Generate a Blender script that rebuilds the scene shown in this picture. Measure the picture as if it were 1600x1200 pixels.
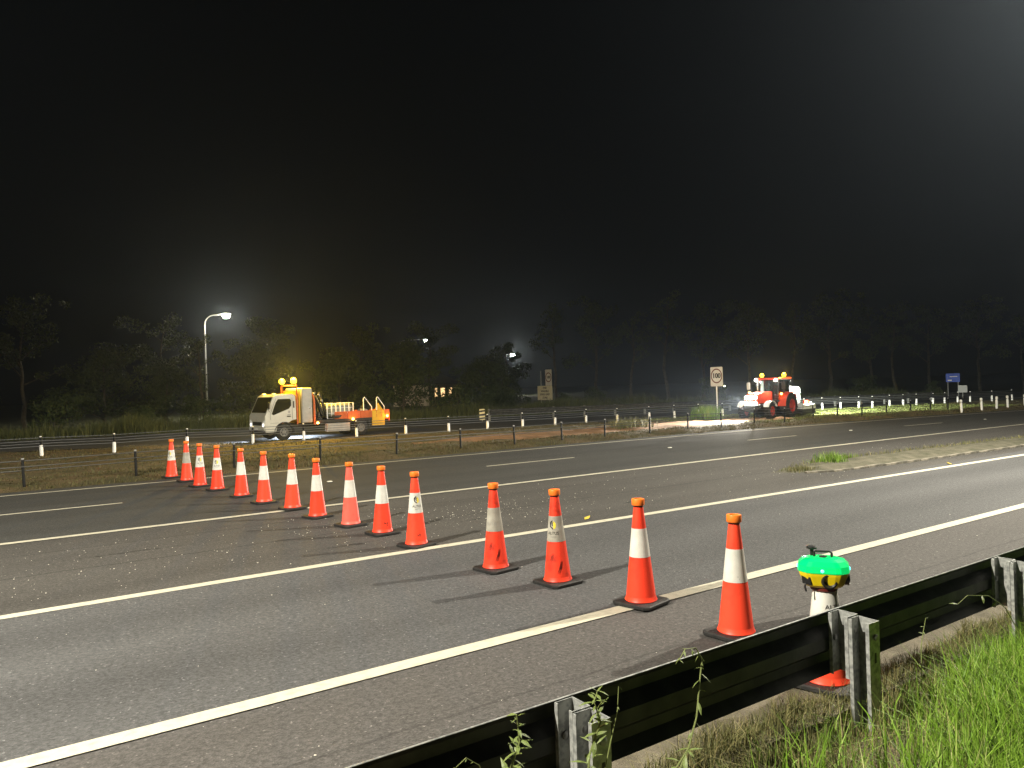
import bpy, math, random
import numpy as np
from mathutils import Vector, Matrix

for o in list(bpy.data.objects):
    bpy.data.objects.remove(o)
SC = bpy.context.scene
COL = SC.collection
R = math.radians
PI = math.pi
random.seed(7)
rng = np.random.default_rng(7)

# ------------------------------------------------------------------ camera
cam_d = bpy.data.cameras.new("camera")
cam = bpy.data.objects.new("camera", cam_d)
COL.objects.link(cam)
SC.camera = cam
cam_d.sensor_width = 36.0
cam_d.lens = 1180.0 / 1600.0 * 36.0
cam_d.clip_start = 0.05
cam_d.clip_end = 2000.0
YAW, PITCH, ROLL = R(55.7), R(0.172), R(-1.75)      # road runs along +X
fwd = Vector((math.cos(YAW) * math.cos(PITCH), math.sin(YAW) * math.cos(PITCH), math.sin(PITCH)))
rgt0 = Vector((math.sin(YAW), -math.cos(YAW), 0))
up0 = rgt0.cross(fwd)
rgt = rgt0 * math.cos(ROLL) + up0 * math.sin(ROLL)
up = -rgt0 * math.sin(ROLL) + up0 * math.cos(ROLL)
M = Matrix((rgt, up, -fwd)).transposed().to_4x4()
M.translation = Vector((0, 0, 2.12))
cam.matrix_world = M

# ------------------------------------------------------------------ world: night sky
w = bpy.data.worlds.new("World")
SC.world = w
w.use_nodes = True
bg = w.node_tree.nodes["Background"]
bg.inputs["Color"].default_value = (0.55, 0.58, 0.68, 1)
bg.inputs["Strength"].default_value = 0.00006

SC.view_settings.view_transform = 'Standard'
SC.view_settings.look = 'None'
SC.view_settings.gamma = 1.0
SC.view_settings.use_curve_mapping = False
SC.view_settings.exposure = 4.0
cy = SC.cycles
cy.use_denoising = True
cy.max_bounces = 5
cy.diffuse_bounces = 2
cy.glossy_bounces = 3
cy.transmission_bounces = 4
cy.volume_bounces = 0
cy.sample_clamp_indirect = 1.0
cy.caustics_reflective = False
cy.caustics_refractive = False

STREET_W = 2150.0        # near street lamps
HAZE_D = 0.00055

# ------------------------------------------------------------------ helpers
MATS = {}


def mat(name, col, rough=0.6, metal=0.0, col2=None, scale=6.0, bump=0.0, bscale=40.0, emit=None, es=0.0,
        spec=0.4, detail=4.0, trans=0.0, coat=0.0, lo=0.35, hi=0.65, tint=None, subs=0.0):
    if name in MATS:
        return MATS[name]
    m = bpy.data.materials.new(name)
    m.use_nodes = True
    nt = m.node_tree
    b = nt.nodes["Principled BSDF"]
    b.inputs["Roughness"].default_value = rough
    b.inputs["Metallic"].default_value = metal
    b.inputs["Specular IOR Level"].default_value = spec
    b.inputs["Transmission Weight"].default_value = trans
    b.inputs["Coat Weight"].default_value = coat
    c = tuple(col) + (1,)
    b.inputs["Base Color"].default_value = c
    tc = nt.nodes.new("ShaderNodeTexCoord")
    cur = None
    if col2 is not None:
        n = nt.nodes.new("ShaderNodeTexNoise")
        n.inputs["Scale"].default_value = scale
        n.inputs["Detail"].default_value = detail
        nt.links.new(tc.outputs["Object"], n.inputs["Vector"])
        r = nt.nodes.new("ShaderNodeValToRGB")
        r.color_ramp.elements[0].position = lo
        r.color_ramp.elements[1].position = hi
        r.color_ramp.elements[0].color = c
        r.color_ramp.elements[1].color = tuple(col2) + (1,)
        nt.links.new(n.outputs["Fac"], r.inputs["Fac"])
        cur = r.outputs["Color"]
        nt.links.new(cur, b.inputs["Base Color"])
    if tint is not None:       # per-piece colour variation stored in the mesh
        a = nt.nodes.new("ShaderNodeAttribute")
        a.attribute_name = "tint"
        r2 = nt.nodes.new("ShaderNodeValToRGB")
        e = r2.color_ramp.elements
        e[0].color = tuple(tint[0]) + (1,)
        e[1].color = tuple(tint[-1]) + (1,)
        for k in range(1, len(tint) - 1):
            q = e.new(k / (len(tint) - 1))
            q.color = tuple(tint[k]) + (1,)
        nt.links.new(a.outputs["Fac"], r2.inputs["Fac"])
        nt.links.new(r2.outputs["Color"], b.inputs["Base Color"])
    if bump:
        n2 = nt.nodes.new("ShaderNodeTexNoise")
        n2.inputs["Scale"].default_value = bscale
        n2.inputs["Detail"].default_value = 5
        nt.links.new(tc.outputs["Object"], n2.inputs["Vector"])
        bp = nt.nodes.new("ShaderNodeBump")
        bp.inputs["Strength"].default_value = bump
        bp.inputs["Distance"].default_value = 0.02
        nt.links.new(n2.outputs["Fac"], bp.inputs["Height"])
        nt.links.new(bp.outputs["Normal"], b.inputs["Normal"])
    if emit is not None:
        b.inputs["Emission Color"].default_value = tuple(emit) + (1,)
        b.inputs["Emission Strength"].default_value = es
    MATS[name] = m
    return m


def asphalt(name, c1, c2, speck=0.5, patch=None, bumps=0.55, stain=None, rough=0.85, tracks=()):
    """aggregate in the surface: fine stone grain, larger patches, a few light chips"""
    m = bpy.data.materials.new(name)
    m.use_nodes = True
    nt = m.node_tree
    L = nt.links.new
    b = nt.nodes["Principled BSDF"]
    b.inputs["Roughness"].default_value = rough
    b.inputs["Specular IOR Level"].default_value = 0.35
    tc = nt.nodes.new("ShaderNodeTexCoord")
    vo = nt.nodes.new("ShaderNodeTexVoronoi")
    vo.inputs["Scale"].default_value = 75
    L(tc.outputs["Object"], vo.inputs["Vector"])
    big = nt.nodes.new("ShaderNodeTexNoise")
    big.inputs["Scale"].default_value = 0.55
    big.inputs["Detail"].default_value = 6
    mp = nt.nodes.new("ShaderNodeMapping")
    mp.inputs["Scale"].default_value = (0.35, 1.6, 1)
    L(tc.outputs["Object"], mp.inputs["Vector"])
    L(mp.outputs["Vector"], big.inputs["Vector"])
    mid = nt.nodes.new("ShaderNodeTexNoise")
    mid.inputs["Scale"].default_value = 26
    mid.inputs["Detail"].default_value = 6
    L(tc.outputs["Object"], mid.inputs["Vector"])
    rp = nt.nodes.new("ShaderNodeValToRGB")
    rp.color_ramp.elements[0].position = 0.3
    rp.color_ramp.elements[1].position = 0.7
    rp.color_ramp.elements[0].color = tuple(c1) + (1,)
    rp.color_ramp.elements[1].color = tuple(c2) + (1,)
    L(big.outputs["Fac"], rp.inputs["Fac"])
    # stone grain
    gr = nt.nodes.new("ShaderNodeSeparateColor")
    L(vo.outputs["Color"], gr.inputs["Color"])
    mr = nt.nodes.new("ShaderNodeMapRange")
    mr.inputs["From Min"].default_value = 0
    mr.inputs["From Max"].default_value = 1
    mr.inputs["To Min"].default_value = 1 - speck
    mr.inputs["To Max"].default_value = 1 + speck
    L(gr.outputs["Red"], mr.inputs["Value"])
    mr2 = nt.nodes.new("ShaderNodeMapRange")
    mr2.inputs["From Min"].default_value = 0.3
    mr2.inputs["From Max"].default_value = 0.7
    mr2.inputs["To Min"].default_value = 0.72
    mr2.inputs["To Max"].default_value = 1.28
    L(mid.outputs["Fac"], mr2.inputs["Value"])
    mu = nt.nodes.new("ShaderNodeMath")
    mu.operation = 'MULTIPLY'
    L(mr.outputs["Result"], mu.inputs[0])
    L(mr2.outputs["Result"], mu.inputs[1])
    # pale chips
    gt = nt.nodes.new("ShaderNodeMath")
    gt.operation = 'GREATER_THAN'
    gt.inputs[1].default_value = 0.990
    L(gr.outputs["Green"], gt.inputs[0])
    ma = nt.nodes.new("ShaderNodeMath")
    ma.operation = 'MULTIPLY_ADD'
    ma.inputs[1].default_value = 1.3
    L(gt.outputs[0], ma.inputs[0])
    L(mu.outputs[0], ma.inputs[2])
    fac = ma.outputs[0]
    for (ty, tw, tf) in tracks:      # polished wheel paths, joints and sealed seams along the road
        sp = nt.nodes.new("ShaderNodeSeparateXYZ")
        L(tc.outputs["Object"], sp.inputs[0])
        wob = nt.nodes.new("ShaderNodeTexNoise")
        wob.inputs["Scale"].default_value = .5 if tw > .1 else 1.6
        wob.inputs["Detail"].default_value = 5
        L(tc.outputs["Object"], wob.inputs["Vector"])
        w1 = nt.nodes.new("ShaderNodeMath"); w1.operation = 'MULTIPLY_ADD'
        w1.inputs[1].default_value = .5 if tw > .1 else .10
        L(wob.outputs["Fac"], w1.inputs[0]); L(sp.outputs["Y"], w1.inputs[2])
        w2 = nt.nodes.new("ShaderNodeMath"); w2.operation = 'SUBTRACT'
        w2.inputs[1].default_value = ty + (.25 if tw > .1 else .05)
        L(w1.outputs[0], w2.inputs[0])
        w3 = nt.nodes.new("ShaderNodeMath"); w3.operation = 'ABSOLUTE'
        L(w2.outputs[0], w3.inputs[0])
        w4 = nt.nodes.new("ShaderNodeMapRange")
        w4.interpolation_type = 'SMOOTHSTEP'
        w4.inputs["From Min"].default_value = 0 if tw > .1 else tw * .5
        w4.inputs["From Max"].default_value = tw
        w4.inputs["To Min"].default_value = tf
        w4.inputs["To Max"].default_value = 1.0
        L(w3.outputs[0], w4.inputs["Value"])
        m4 = nt.nodes.new("ShaderNodeMath"); m4.operation = 'MULTIPLY'
        L(fac, m4.inputs[0]); L(w4.outputs["Result"], m4.inputs[1])
        fac = m4.outputs[0]
    if stain:      # dark oil or sealed cracks with their own outline
        for (sx, sy, rx, ry) in stain:
            mp2 = nt.nodes.new("ShaderNodeMapping")
            mp2.vector_type = 'POINT'
            mp2.inputs["Location"].default_value = (-sx / rx, -sy / ry, 0)
            mp2.inputs["Scale"].default_value = (1 / rx, 1 / ry, 0)
            L(tc.outputs["Object"], mp2.inputs["Vector"])
            ln = nt.nodes.new("ShaderNodeVectorMath")
            ln.operation = 'LENGTH'
            L(mp2.outputs["Vector"], ln.inputs[0])
            ns = nt.nodes.new("ShaderNodeTexNoise")
            ns.inputs["Scale"].default_value = 5.0
            ns.inputs["Detail"].default_value = 8
            ns.inputs["Roughness"].default_value = 0.7
            L(tc.outputs["Object"], ns.inputs["Vector"])
            ad = nt.nodes.new("ShaderNodeMath")
            ad.operation = 'MULTIPLY_ADD'
            ad.inputs[1].default_value = 3.2
            L(ns.outputs["Fac"], ad.inputs[0])
            L(ln.outputs["Value"], ad.inputs[2])
            sm = nt.nodes.new("ShaderNodeMapRange")
            sm.inputs["From Min"].default_value = 1.65
            sm.inputs["From Max"].default_value = 2.0
            sm.inputs["To Min"].default_value = 0.35
            sm.inputs["To Max"].default_value = 1.0
            L(ad.outputs[0], sm.inputs["Value"])
            m3 = nt.nodes.new("ShaderNodeMath")
            m3.operation = 'MULTIPLY'
            L(fac, m3.inputs[0])
            L(sm.outputs["Result"], m3.inputs[1])
            fac = m3.outputs[0]
    vm = nt.nodes.new("ShaderNodeVectorMath")
    vm.operation = 'SCALE'
    L(rp.outputs["Color"], vm.inputs[0])
    L(fac, vm.inputs["Scale"])
    L(vm.outputs["Vector"], b.inputs["Base Color"])
    bp = nt.nodes.new("ShaderNodeBump")
    bp.inputs["Strength"].default_value = bumps
    bp.inputs["Distance"].default_value = 0.006
    L(vo.outputs["Distance"], bp.inputs["Height"])
    L(bp.outputs["Normal"], b.inputs["Normal"])
    return m


def tag(o, label=None, cat=None, group=None, kind=None):
    if label:
        o["label"] = label
    if cat:
        o["category"] = cat
    if group:
        o["group"] = group
    if kind:
        o["kind"] = kind
    return o


def empty(name, loc=(0, 0, 0), rz=0.0, label=None, cat=None, group=None, parent=None):
    o = bpy.data.objects.new(name, None)
    COL.objects.link(o)
    o.location = loc
    o.rotation_euler = (0, 0, rz)
    o.empty_display_size = 0.1
    o.parent = parent
    return tag(o, label, cat, group)


class MB:
    def __init__(s):
        s.v, s.f = [], []

    def add(s, vs, fs):
        k = len(s.v)
        s.v += [tuple(p) for p in vs]
        s.f += [tuple(i + k for i in f) for f in fs]
        return s

    def box(s, c, d, rot=None, ch=0.0):
        x, y, z = d[0] / 2, d[1] / 2, d[2] / 2
        if ch > 0:
            ch = min(ch, x * .9, y * .9, z * .9)
            P = []
            for sz in (-1, 1):
                for (a, b_) in (((x), (y)),):
                    pass
            # chamfered vertical edges and top/bottom rims
            ring = lambda ix, iz: [(x - ix, y - ix - ch, iz), (x - ix - ch, y - ix, iz), (-x + ix + ch, y - ix, iz), (-x + ix, y - ix - ch, iz),
                                   (-x + ix, -y + ix + ch, iz), (-x + ix + ch, -y + ix, iz), (x - ix - ch, -y + ix, iz), (x - ix, -y + ix + ch, iz)]
            rings = [ring(ch, -z), ring(0, -z + ch), ring(0, z - ch), ring(ch, z)]
            vs = [p for r_ in rings for p in r_]
            fs = [tuple(range(7, -1, -1)), tuple(range(24, 32))]
            for k in range(3):
                for i in range(8):
                    j = (i + 1) % 8
                    fs.append((k * 8 + i, k * 8 + j, k * 8 + 8 + j, k * 8 + 8 + i))
        else:
            vs = [(-x, -y, -z), (x, -y, -z), (x, y, -z), (-x, y, -z), (-x, -y, z), (x, -y, z), (x, y, z), (-x, y, z)]
            fs = [(0, 3, 2, 1), (4, 5, 6, 7), (0, 1, 5, 4), (1, 2, 6, 5), (2, 3, 7, 6), (3, 0, 4, 7)]
        vs = [Vector(p) for p in vs]
        if rot is not None:
            vs = [rot @ p for p in vs]
        c = Vector(c)
        return s.add([p + c for p in vs], fs)

    def b2(s, lo, hi, ch=0.0):
        return s.box([(a + b) / 2 for a, b in zip(lo, hi)], [b - a for a, b in zip(lo, hi)], ch=ch)

    def tube(s, pts, r, n=8, caps=True):
        pts = [Vector(p) for p in pts]
        rs = r if isinstance(r, (list, tuple)) else [r] * len(pts)
        vs, fs = [], []
        u = None
        for i, p in enumerate(pts):
            t = (pts[min(i + 1, len(pts) - 1)] - pts[max(i - 1, 0)]).normalized()
            if u is None:
                u = t.orthogonal().normalized()
            else:
                u = (u - t * u.dot(t))
                u = u.normalized() if u.length > 1e-6 else t.orthogonal().normalized()
            w_ = t.cross(u)
            for k in range(n):
                a = 2 * PI * k / n
                vs.append(p + (u * math.cos(a) + w_ * math.sin(a)) * rs[i])
        for i in range(len(pts) - 1):
            for k in range(n):
                j = (k + 1) % n
                fs.append((i * n + k, i * n + j, i * n + n + j, i * n + n + k))
        if caps:
            fs.append(tuple(range(n - 1, -1, -1)))
            fs.append(tuple(range((len(pts) - 1) * n, len(pts) * n)))
        return s.add(vs, fs)

    def lathe(s, prof, n=24, c=(0, 0, 0), rot=None, close=False, sx=1.0, sy=1.0):
        vs, fs = [], []
        c = Vector(c)
        for (r_, z) in prof:
            for k in range(n):
                a = 2 * PI * k / n
                p = Vector((r_ * math.cos(a) * sx, r_ * math.sin(a) * sy, z))
                if rot is not None:
                    p = rot @ p
                vs.append(p + c)
        m_ = len(prof)
        for i in range(m_ - 1 + (1 if close else 0)):
            for k in range(n):
                j = (k + 1) % n
                i2 = (i + 1) % m_
                fs.append((i * n + k, i * n + j, i2 * n + j, i2 * n + k))
        if not close:
            fs.append(tuple(range(n - 1, -1, -1)))
            fs.append(tuple(range((m_ - 1) * n, m_ * n)))
        return s.add(vs, fs)

    def prism(s, poly, y0, y1, plane='xz'):
        n = len(poly)
        mk = {'xz': lambda a, b, t: (a, t, b), 'xy': lambda a, b, t: (a, b, t), 'yz': lambda a, b, t: (t, a, b)}[plane]
        vs = [mk(a, b, y0) for a, b in poly] + [mk(a, b, y1) for a, b in poly]
        fs = [tuple(range(n)), tuple(range(2 * n - 1, n - 1, -1))]
        for i in range(n):
            j = (i + 1) % n
            fs.append((j, i, n + i, n + j))
        return s.add(vs, fs)

    def mesh(s, name, m, smooth=False):
        me = bpy.data.meshes.new(name)
        me.from_pydata([tuple(p) for p in s.v], [], s.f)
        me.materials.append(m)
        if smooth:
            me.polygons.foreach_set("use_smooth", [True] * len(me.polygons))
            try:
                me.set_sharp_from_angle(angle=R(38))
            except Exception:
                pass
        me.update()
        return me

    def build(s, name, m, parent=None, smooth=False, loc=None, rot=None):
        o = bpy.data.objects.new(name, s.mesh(name, m, smooth))
        COL.objects.link(o)
        o.parent = parent
        if loc is not None:
            o.location = loc
        if rot is not None:
            o.rotation_euler = rot
        return o


def inst(name, me, parent=None, loc=(0, 0, 0), rot=(0, 0, 0), sc=None):
    o = bpy.data.objects.new(name, me)
    COL.objects.link(o)
    o.parent = parent
    o.location = loc
    o.rotation_euler = rot
    if sc is not None:
        o.scale = sc
    return o


def light(kind, name, parent, loc, power, col, size=0.1, aim=None, angle=None, blend=0.4):
    d = bpy.data.lights.new(name, kind)
    d.energy = power
    d.color = col
    if kind in ('POINT', 'SPOT'):
        d.shadow_soft_size = size
    if kind == 'SPOT':
        d.spot_size = R(angle)
        d.spot_blend = blend
    o = bpy.data.objects.new(name, d)
    COL.objects.link(o)
    o.parent = parent
    o.location = loc
    if aim is not None:
        o.rotation_euler = Vector(aim).to_track_quat('-Z', 'Y').to_euler()
    return o


def text_mesh(txt, size, align='CENTER'):
    """flat text outlines as triangles in the XY plane"""
    cu = bpy.data.curves.new("lettering_source", 'FONT')
    cu.body = txt
    cu.size = size
    cu.align_x = align
    cu.align_y = 'CENTER'
    cu.resolution_u = 3
    o = bpy.data.objects.new("lettering_source", cu)
    COL.objects.link(o)
    dg = bpy.context.evaluated_depsgraph_get()
    me = o.evaluated_get(dg).to_mesh()
    vs = [tuple(v.co) for v in me.vertices]
    fs = [tuple(p.vertices) for p in me.polygons]
    o.evaluated_get(dg).to_mesh_clear()
    bpy.data.objects.remove(o)
    bpy.data.curves.remove(cu)
    return vs, fs


def noise2(x, y, seed=0):
    """cheap smooth value noise on numpy arrays"""
    x = np.asarray(x, float)
    y = np.asarray(y, float)
    xi, yi = np.floor(x).astype(np.int64), np.floor(y).astype(np.int64)
    xf, yf = x - xi, y - yi

    def h(a, b):
        n = (a * 374761393 + b * 668265263 + seed * 982451653) & 0x7fffffff
        n = ((n ^ (n >> 13)) * 1274126177) & 0x7fffffff
        return ((n ^ (n >> 16)) & 0xffff) / 65535.0
    u, v = xf * xf * (3 - 2 * xf), yf * yf * (3 - 2 * yf)
    return (h(xi, yi) * (1 - u) + h(xi + 1, yi) * u) * (1 - v) + (h(xi, yi + 1) * (1 - u) + h(xi + 1, yi + 1) * u) * v


def bend(x, y):
    """the carriageway swings slowly toward the camera side far down the road"""
    k = np.clip((np.asarray(y, float) - 11.5) / 6.0, 0, 1)
    d = np.clip(np.asarray(x, float) - 17, 0, None)
    return -np.where(d < 36, 0.0033 * d * d, 0.0033 * 36 * 36 + 0.2376 * (d - 36)) * k


def strip(name, m, ylo, yhi, x0, x1, z, step=2.0, parent=None, curved=True, zlo=None):
    """a long sheet between two lateral offsets that follows the road"""
    xs = np.arange(x0, x1 + 1e-6, step)
    if xs[-1] < x1:
        xs = np.append(xs, x1)
    b = MB()
    fl = ylo if callable(ylo) else (lambda x: ylo)
    fh = yhi if callable(yhi) else (lambda x: yhi)
    vs = []
    for x in xs:
        a, c = fl(x), fh(x)
        vs.append((x, a + (float(bend(x, a)) if curved else 0), z))
        vs.append((x, c + (float(bend(x, c)) if curved else 0), z))
    fs = [(2 * i, 2 * i + 2, 2 * i + 3, 2 * i + 1) for i in range(len(xs) - 1)]
    b.add(vs, fs)
    return b.build(name, m, parent)


def blades(name, m, pts, hgt, wid, lean=0.5, parent=None, kind="stuff", label=None, cat=None, seed=1):
    """a mass of separate tapered grass blades, one mesh"""
    g = np.random.default_rng(seed)
    n = len(pts)
    hgt = np.broadcast_to(hgt, n)
    wid = np.broadcast_to(wid, n)
    a = g.uniform(0, 2 * PI, n)
    la = g.uniform(0, 2 * PI, n)
    ln = np.abs(g.normal(0, lean, n)) * hgt
    side = np.stack([np.cos(a), np.sin(a), np.zeros(n)], 1) * wid[:, None]
    ldir = np.stack([np.cos(la), np.sin(la), np.zeros(n)], 1)
    h2 = np.sqrt(np.clip(hgt ** 2 - (ln * .7) ** 2, (0.25 * hgt) ** 2, None))
    p0 = pts
    p1 = pts + ldir * (ln * .28)[:, None]
    p1[:, 2] += h2 * .55
    p2 = pts + ldir * ln[:, None]
    p2[:, 2] += h2
    V = np.empty((n, 5, 3))
    V[:, 0] = p0 - side
    V[:, 1] = p0 + side
    V[:, 2] = p1 - side * .75
    V[:, 3] = p1 + side * .75
    V[:, 4] = p2
    base = np.arange(n) * 5
    q = np.stack([base, base + 1, base + 3, base + 2], 1)
    t = np.stack([base + 2, base + 3, base + 4], 1)
    me = bpy.data.meshes.new(name)
    me.vertices.add(n * 5)
    me.vertices.foreach_set("co", V.reshape(-1))
    loops = np.concatenate([q.reshape(-1), t.reshape(-1)])
    me.loops.add(len(loops))
    me.loops.foreach_set("vertex_index", loops)
    me.polygons.add(2 * n)
    st = np.concatenate([np.arange(n) * 4, n * 4 + np.arange(n) * 3])
    me.polygons.foreach_set("loop_start", st)
    me.polygons.foreach_set("loop_total", np.concatenate([np.full(n, 4), np.full(n, 3)]))
    at = me.attributes.new("tint", 'FLOAT', 'POINT')
    tint = np.clip(g.normal(.5, .22, n), 0, 1)
    at.data.foreach_set("value", np.repeat(tint, 5))
    me.materials.append(m)
    me.update(calc_edges=True)
    me.validate()
    o = bpy.data.objects.new(name, me)
    COL.objects.link(o)
    o.parent = parent
    return tag(o, label, cat, None, kind)


# ------------------------------------------------------------------ materials
m_shoulder = asphalt("asphalt_shoulder", (.058, .054, .052), (.073, .068, .066), .26, tracks=[(4.3, .02, .72)])
m_ramp = asphalt("asphalt_ramp", (.056, .056, .0585), (.070, .070, .0725), .26, tracks=[(6.35, .55, .86), (7.95, .55, .86), (7.15, .35, 1.07)])
m_gore = asphalt("asphalt_gore", (.045, .042, .039), (.065, .061, .057), .32, tracks=[(10.9, .03, .55), (12.4, .025, .6), (9.6, .35, .88)],
                 stain=[(9.4, 9.95, .95, .16), (3.9, 9.9, .9, .12), (6.3, 10.4, .8, .1), (1.5, 11.6, 1.6, .12)])
m_main = asphalt("asphalt_main", (.034, .034, .033), (.044, .044, .042), .25, tracks=[(14.5, .5, .85), (16.1, .5, .85), (18.1, .5, .85), (19.6, .5, .85), (17.3, .02, .7)])
m_far = asphalt("asphalt_far", (.032, .034, .040), (.045, .047, .053), .2)
m_paint = mat("road_paint", (.47, .44, .355), .75, col2=(.30, .28, .225), scale=11, bump=.3, bscale=90, lo=.48, hi=.85, detail=10)
m_conc = mat("concrete_strip", (.145, .125, .09), .92, col2=(.085, .073, .050), scale=4.5, bump=.9, bscale=60, detail=8)
m_soil = mat("soil", (.10, .075, .045), .95, col2=(.055, .05, .025), scale=3, bump=.8, bscale=18, detail=8)
m_ground = mat("far_ground", (.035, .040, .018), .95, col2=(.02, .026, .01), scale=.3, detail=6)
m_median = mat("median_turf", (.115, .078, .036), .95, col2=(.050, .046, .016), scale=.9, bump=.9, bscale=6, detail=8, lo=.38, hi=.62)
m_dirt = mat("bare_dirt", (.30, .16, .075), .95, col2=(.16, .09, .04), scale=2.2, bump=.9, bscale=14, detail=8)
m_gravel = mat("island_gravel", (.105, .095, .07), .95, col2=(.05, .05, .03), scale=4, bump=.8, bscale=40, detail=8)
m_stone = mat("pale_stone", (.55, .52, .46), .8)
m_grass = mat("verge_grass", (.1, .2, .03), .55, spec=.3, tint=[(.04, .065, .010), (.080, .155, .014), (.135, .25, .020), (.20, .32, .040), (.34, .33, .14)])
m_drygrass = mat("dry_grass", (.2, .15, .06), .7, tint=[(.045, .05, .018), (.09, .10, .03), (.17, .155, .06), (.30, .25, .12)])
m_medgrass = mat("median_grass", (.1, .1, .03), .7, tint=[(.06, .04, .016), (.085, .062, .022), (.075, .075, .022), (.13, .105, .045)])
m_mown = mat("mown_grass", (.1, .15, .03), .7, tint=[(.09, .12, .03), (.16, .20, .05), (.22, .26, .08)])
m_tall = mat("tall_grass", (.1, .1, .03), .7, tint=[(.04, .05, .015), (.07, .085, .025), (.11, .12, .04)])
m_galv = mat("galvanised_steel", (.46, .47, .46), .5, .5, col2=(.25, .26, .26), scale=30, bump=.08, bscale=60, lo=.42, hi=.62)
m_galvd = mat("shaded_rail_steel", (.060, .060, .056), .5, .4, col2=(.024, .025, .024), scale=7, bump=.1, bscale=30)  # galvanised steel with the shade of the rail's unlit back in its colour
m_bolt = mat("bolt_steel", (.25, .25, .25), .4, .8)
m_black = mat("black_rubber", (.012, .012, .013), .65, col2=(.024, .023, .022), scale=14, bump=.3, bscale=60)
m_blackp = mat("black_plastic", (.014, .014, .015), .4)
m_neck = mat("dark_red_plastic", (.10, .012, .008), .5)
m_white = mat("white_plastic", (.90, .90, .88), .45, col2=(.84, .84, .82), scale=8)
m_darkpost = mat("dark_post_plastic", (.009, .009, .009), .7, spec=.2)
m_rope = mat("wire_rope", (.10, .10, .10), .5, .6)
m_cap = mat("orange_cap", (.93, .22, .025), .45, col2=(.82, .17, .018), scale=12)


def cone_red(name, c, c2, s=5):
    return mat(name, c, .42, col2=c2, scale=s, lo=.52, hi=.74, spec=.35, detail=9)


CONE_MATS = [cone_red("cone_red", (.93, .060, .026), (.60, .035, .018)),
             cone_red("cone_red_bright", (.95, .072, .032), (.66, .042, .02)),
             cone_red("cone_pink_faded", (.93, .135, .10), (.80, .085, .06)),
             cone_red("cone_red_scuffed", (.90, .058, .026), (.28, .022, .014), 7)]
m_band = mat("white_reflective_band", (.66, .65, .61), .4, col2=(.52, .51, .47), scale=7, lo=.4, hi=.8)
m_bandd = mat("grimy_reflective_band", (.42, .40, .35), .45, col2=(.28, .26, .22), scale=7)
m_print = mat("black_print", (.015, .014, .014), .6)
m_printf = mat("faded_print", (.30, .29, .27), .6)
m_yprint = mat("yellow_print", (.75, .58, .05), .6)

# ------------------------------------------------------------------ setting: ground and roads
gb = MB()
gb.add([(-400, -300, -.35), (700, -300, -.35), (700, 600, -.35), (-400, 600, -.35)], [(0, 1, 2, 3)])
tag(gb.build("ground", m_ground), "dark grassy ground reaching beyond the trees", "ground", kind="structure")

XA, XB = -60, 150
road = strip("road_shoulder", m_shoulder, 3.62, 5.22, XA, XB, 0.0)
tag(road, "brown grey asphalt shoulder beside the guardrail", "road", kind="structure")
ramp = strip("ramp_road", m_ramp, 5.22, 8.95, XA, XB, 0.004)
tag(ramp, "grey asphalt exit lane between two edge lines", "road", kind="structure")
gore = strip("gore_road", m_gore, 8.8, 13.6, XA, XB, 0.0)
tag(gore, "dirty asphalt between exit lane and main road", "road", kind="structure")
mainr = strip("main_road", m_main, 13.5, 21.15, XA, XB, 0.004)
tag(mainr, "dark asphalt two lane carriageway", "road", kind="structure")

# white lines (worn edges come from the paint texture); each stroke is its own sheet
ZL = 0.009
strip("edge_line", m_paint, 5.215, 5.385, XA, XB, ZL, parent=road)
strip("edge_line", m_paint, lambda x: 8.98 - .028 * max(0, x - 3) - .08, lambda x: 8.98 - .028 * max(0, x - 3) + .08, XA, XB, ZL, parent=ramp)
strip("edge_line", m_paint, 13.50, 13.66, XA, XB, ZL, parent=mainr)
strip("edge_line", m_paint, 20.38, 20.52, XA, XB, ZL, parent=mainr)
for a, c in ((-11, -8), (-1, 2.04), (10.74, 13.74), (21.4, 24.0), (30.6, 33.2), (39.3, 41.8), (48, 50.5), (57, 60), (68, 71)):
    strip("lane_dash", m_paint, 17.01, 17.13, a, c, ZL, step=1.0, parent=mainr)


def far_near(x):
    return float(np.interp(x, [-60, 0, 5, 8, 10, 14, 20, 27, 33, 44, 51, 57, 70, 150], [46, 38.3, 36.6, 34.6, 33.6, 33.2, 32.2, 31.5, 30.8, 29.2, 27.6, 26.8, 24, 8]))


def far_far(x):
    return float(np.interp(x, [-60, 0, 9.5, 22, 40, 70, 150], [56, 48.8, 47.6, 46, 43, 37, 20]))


farr = strip("far_road", m_far, far_near, far_far, XA, XB, 0.002, curved=False)
tag(farr, "blue black far carriageway beyond the median", "road", kind="structure")
strip("edge_line", m_paint, lambda x: far_far(x) - .6, lambda x: far_far(x) - .48, XA, XB, .007, parent=farr, curved=False)


def sheet(name, m, xs, flo, fhi, ny, zf, label, cat):
    """uneven ground between two outlines"""
    T = np.linspace(0, 1, ny)
    X = np.repeat(xs, ny)
    lo = np.array([flo(x) for x in xs])
    hi = np.array([fhi(x) for x in xs])
    Y = (lo[:, None] + (hi - lo)[:, None] * T[None]).reshape(-1)
    Tt = np.tile(T, len(xs))
    Z = zf(X, Y, Tt)
    n = len(xs)
    b = MB()
    b.v = list(zip(X.tolist(), Y.tolist(), Z.tolist()))
    b.f = [(i * ny + j, (i + 1) * ny + j, (i + 1) * ny + j + 1, i * ny + j + 1) for i in range(n - 1) for j in range(ny - 1)]
    o = b.build(name, m, None, smooth=True)
    return tag(o, label, cat, kind="structure")


def med_lo(x):
    return 21.1 + float(bend(x, 21.1))


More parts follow.
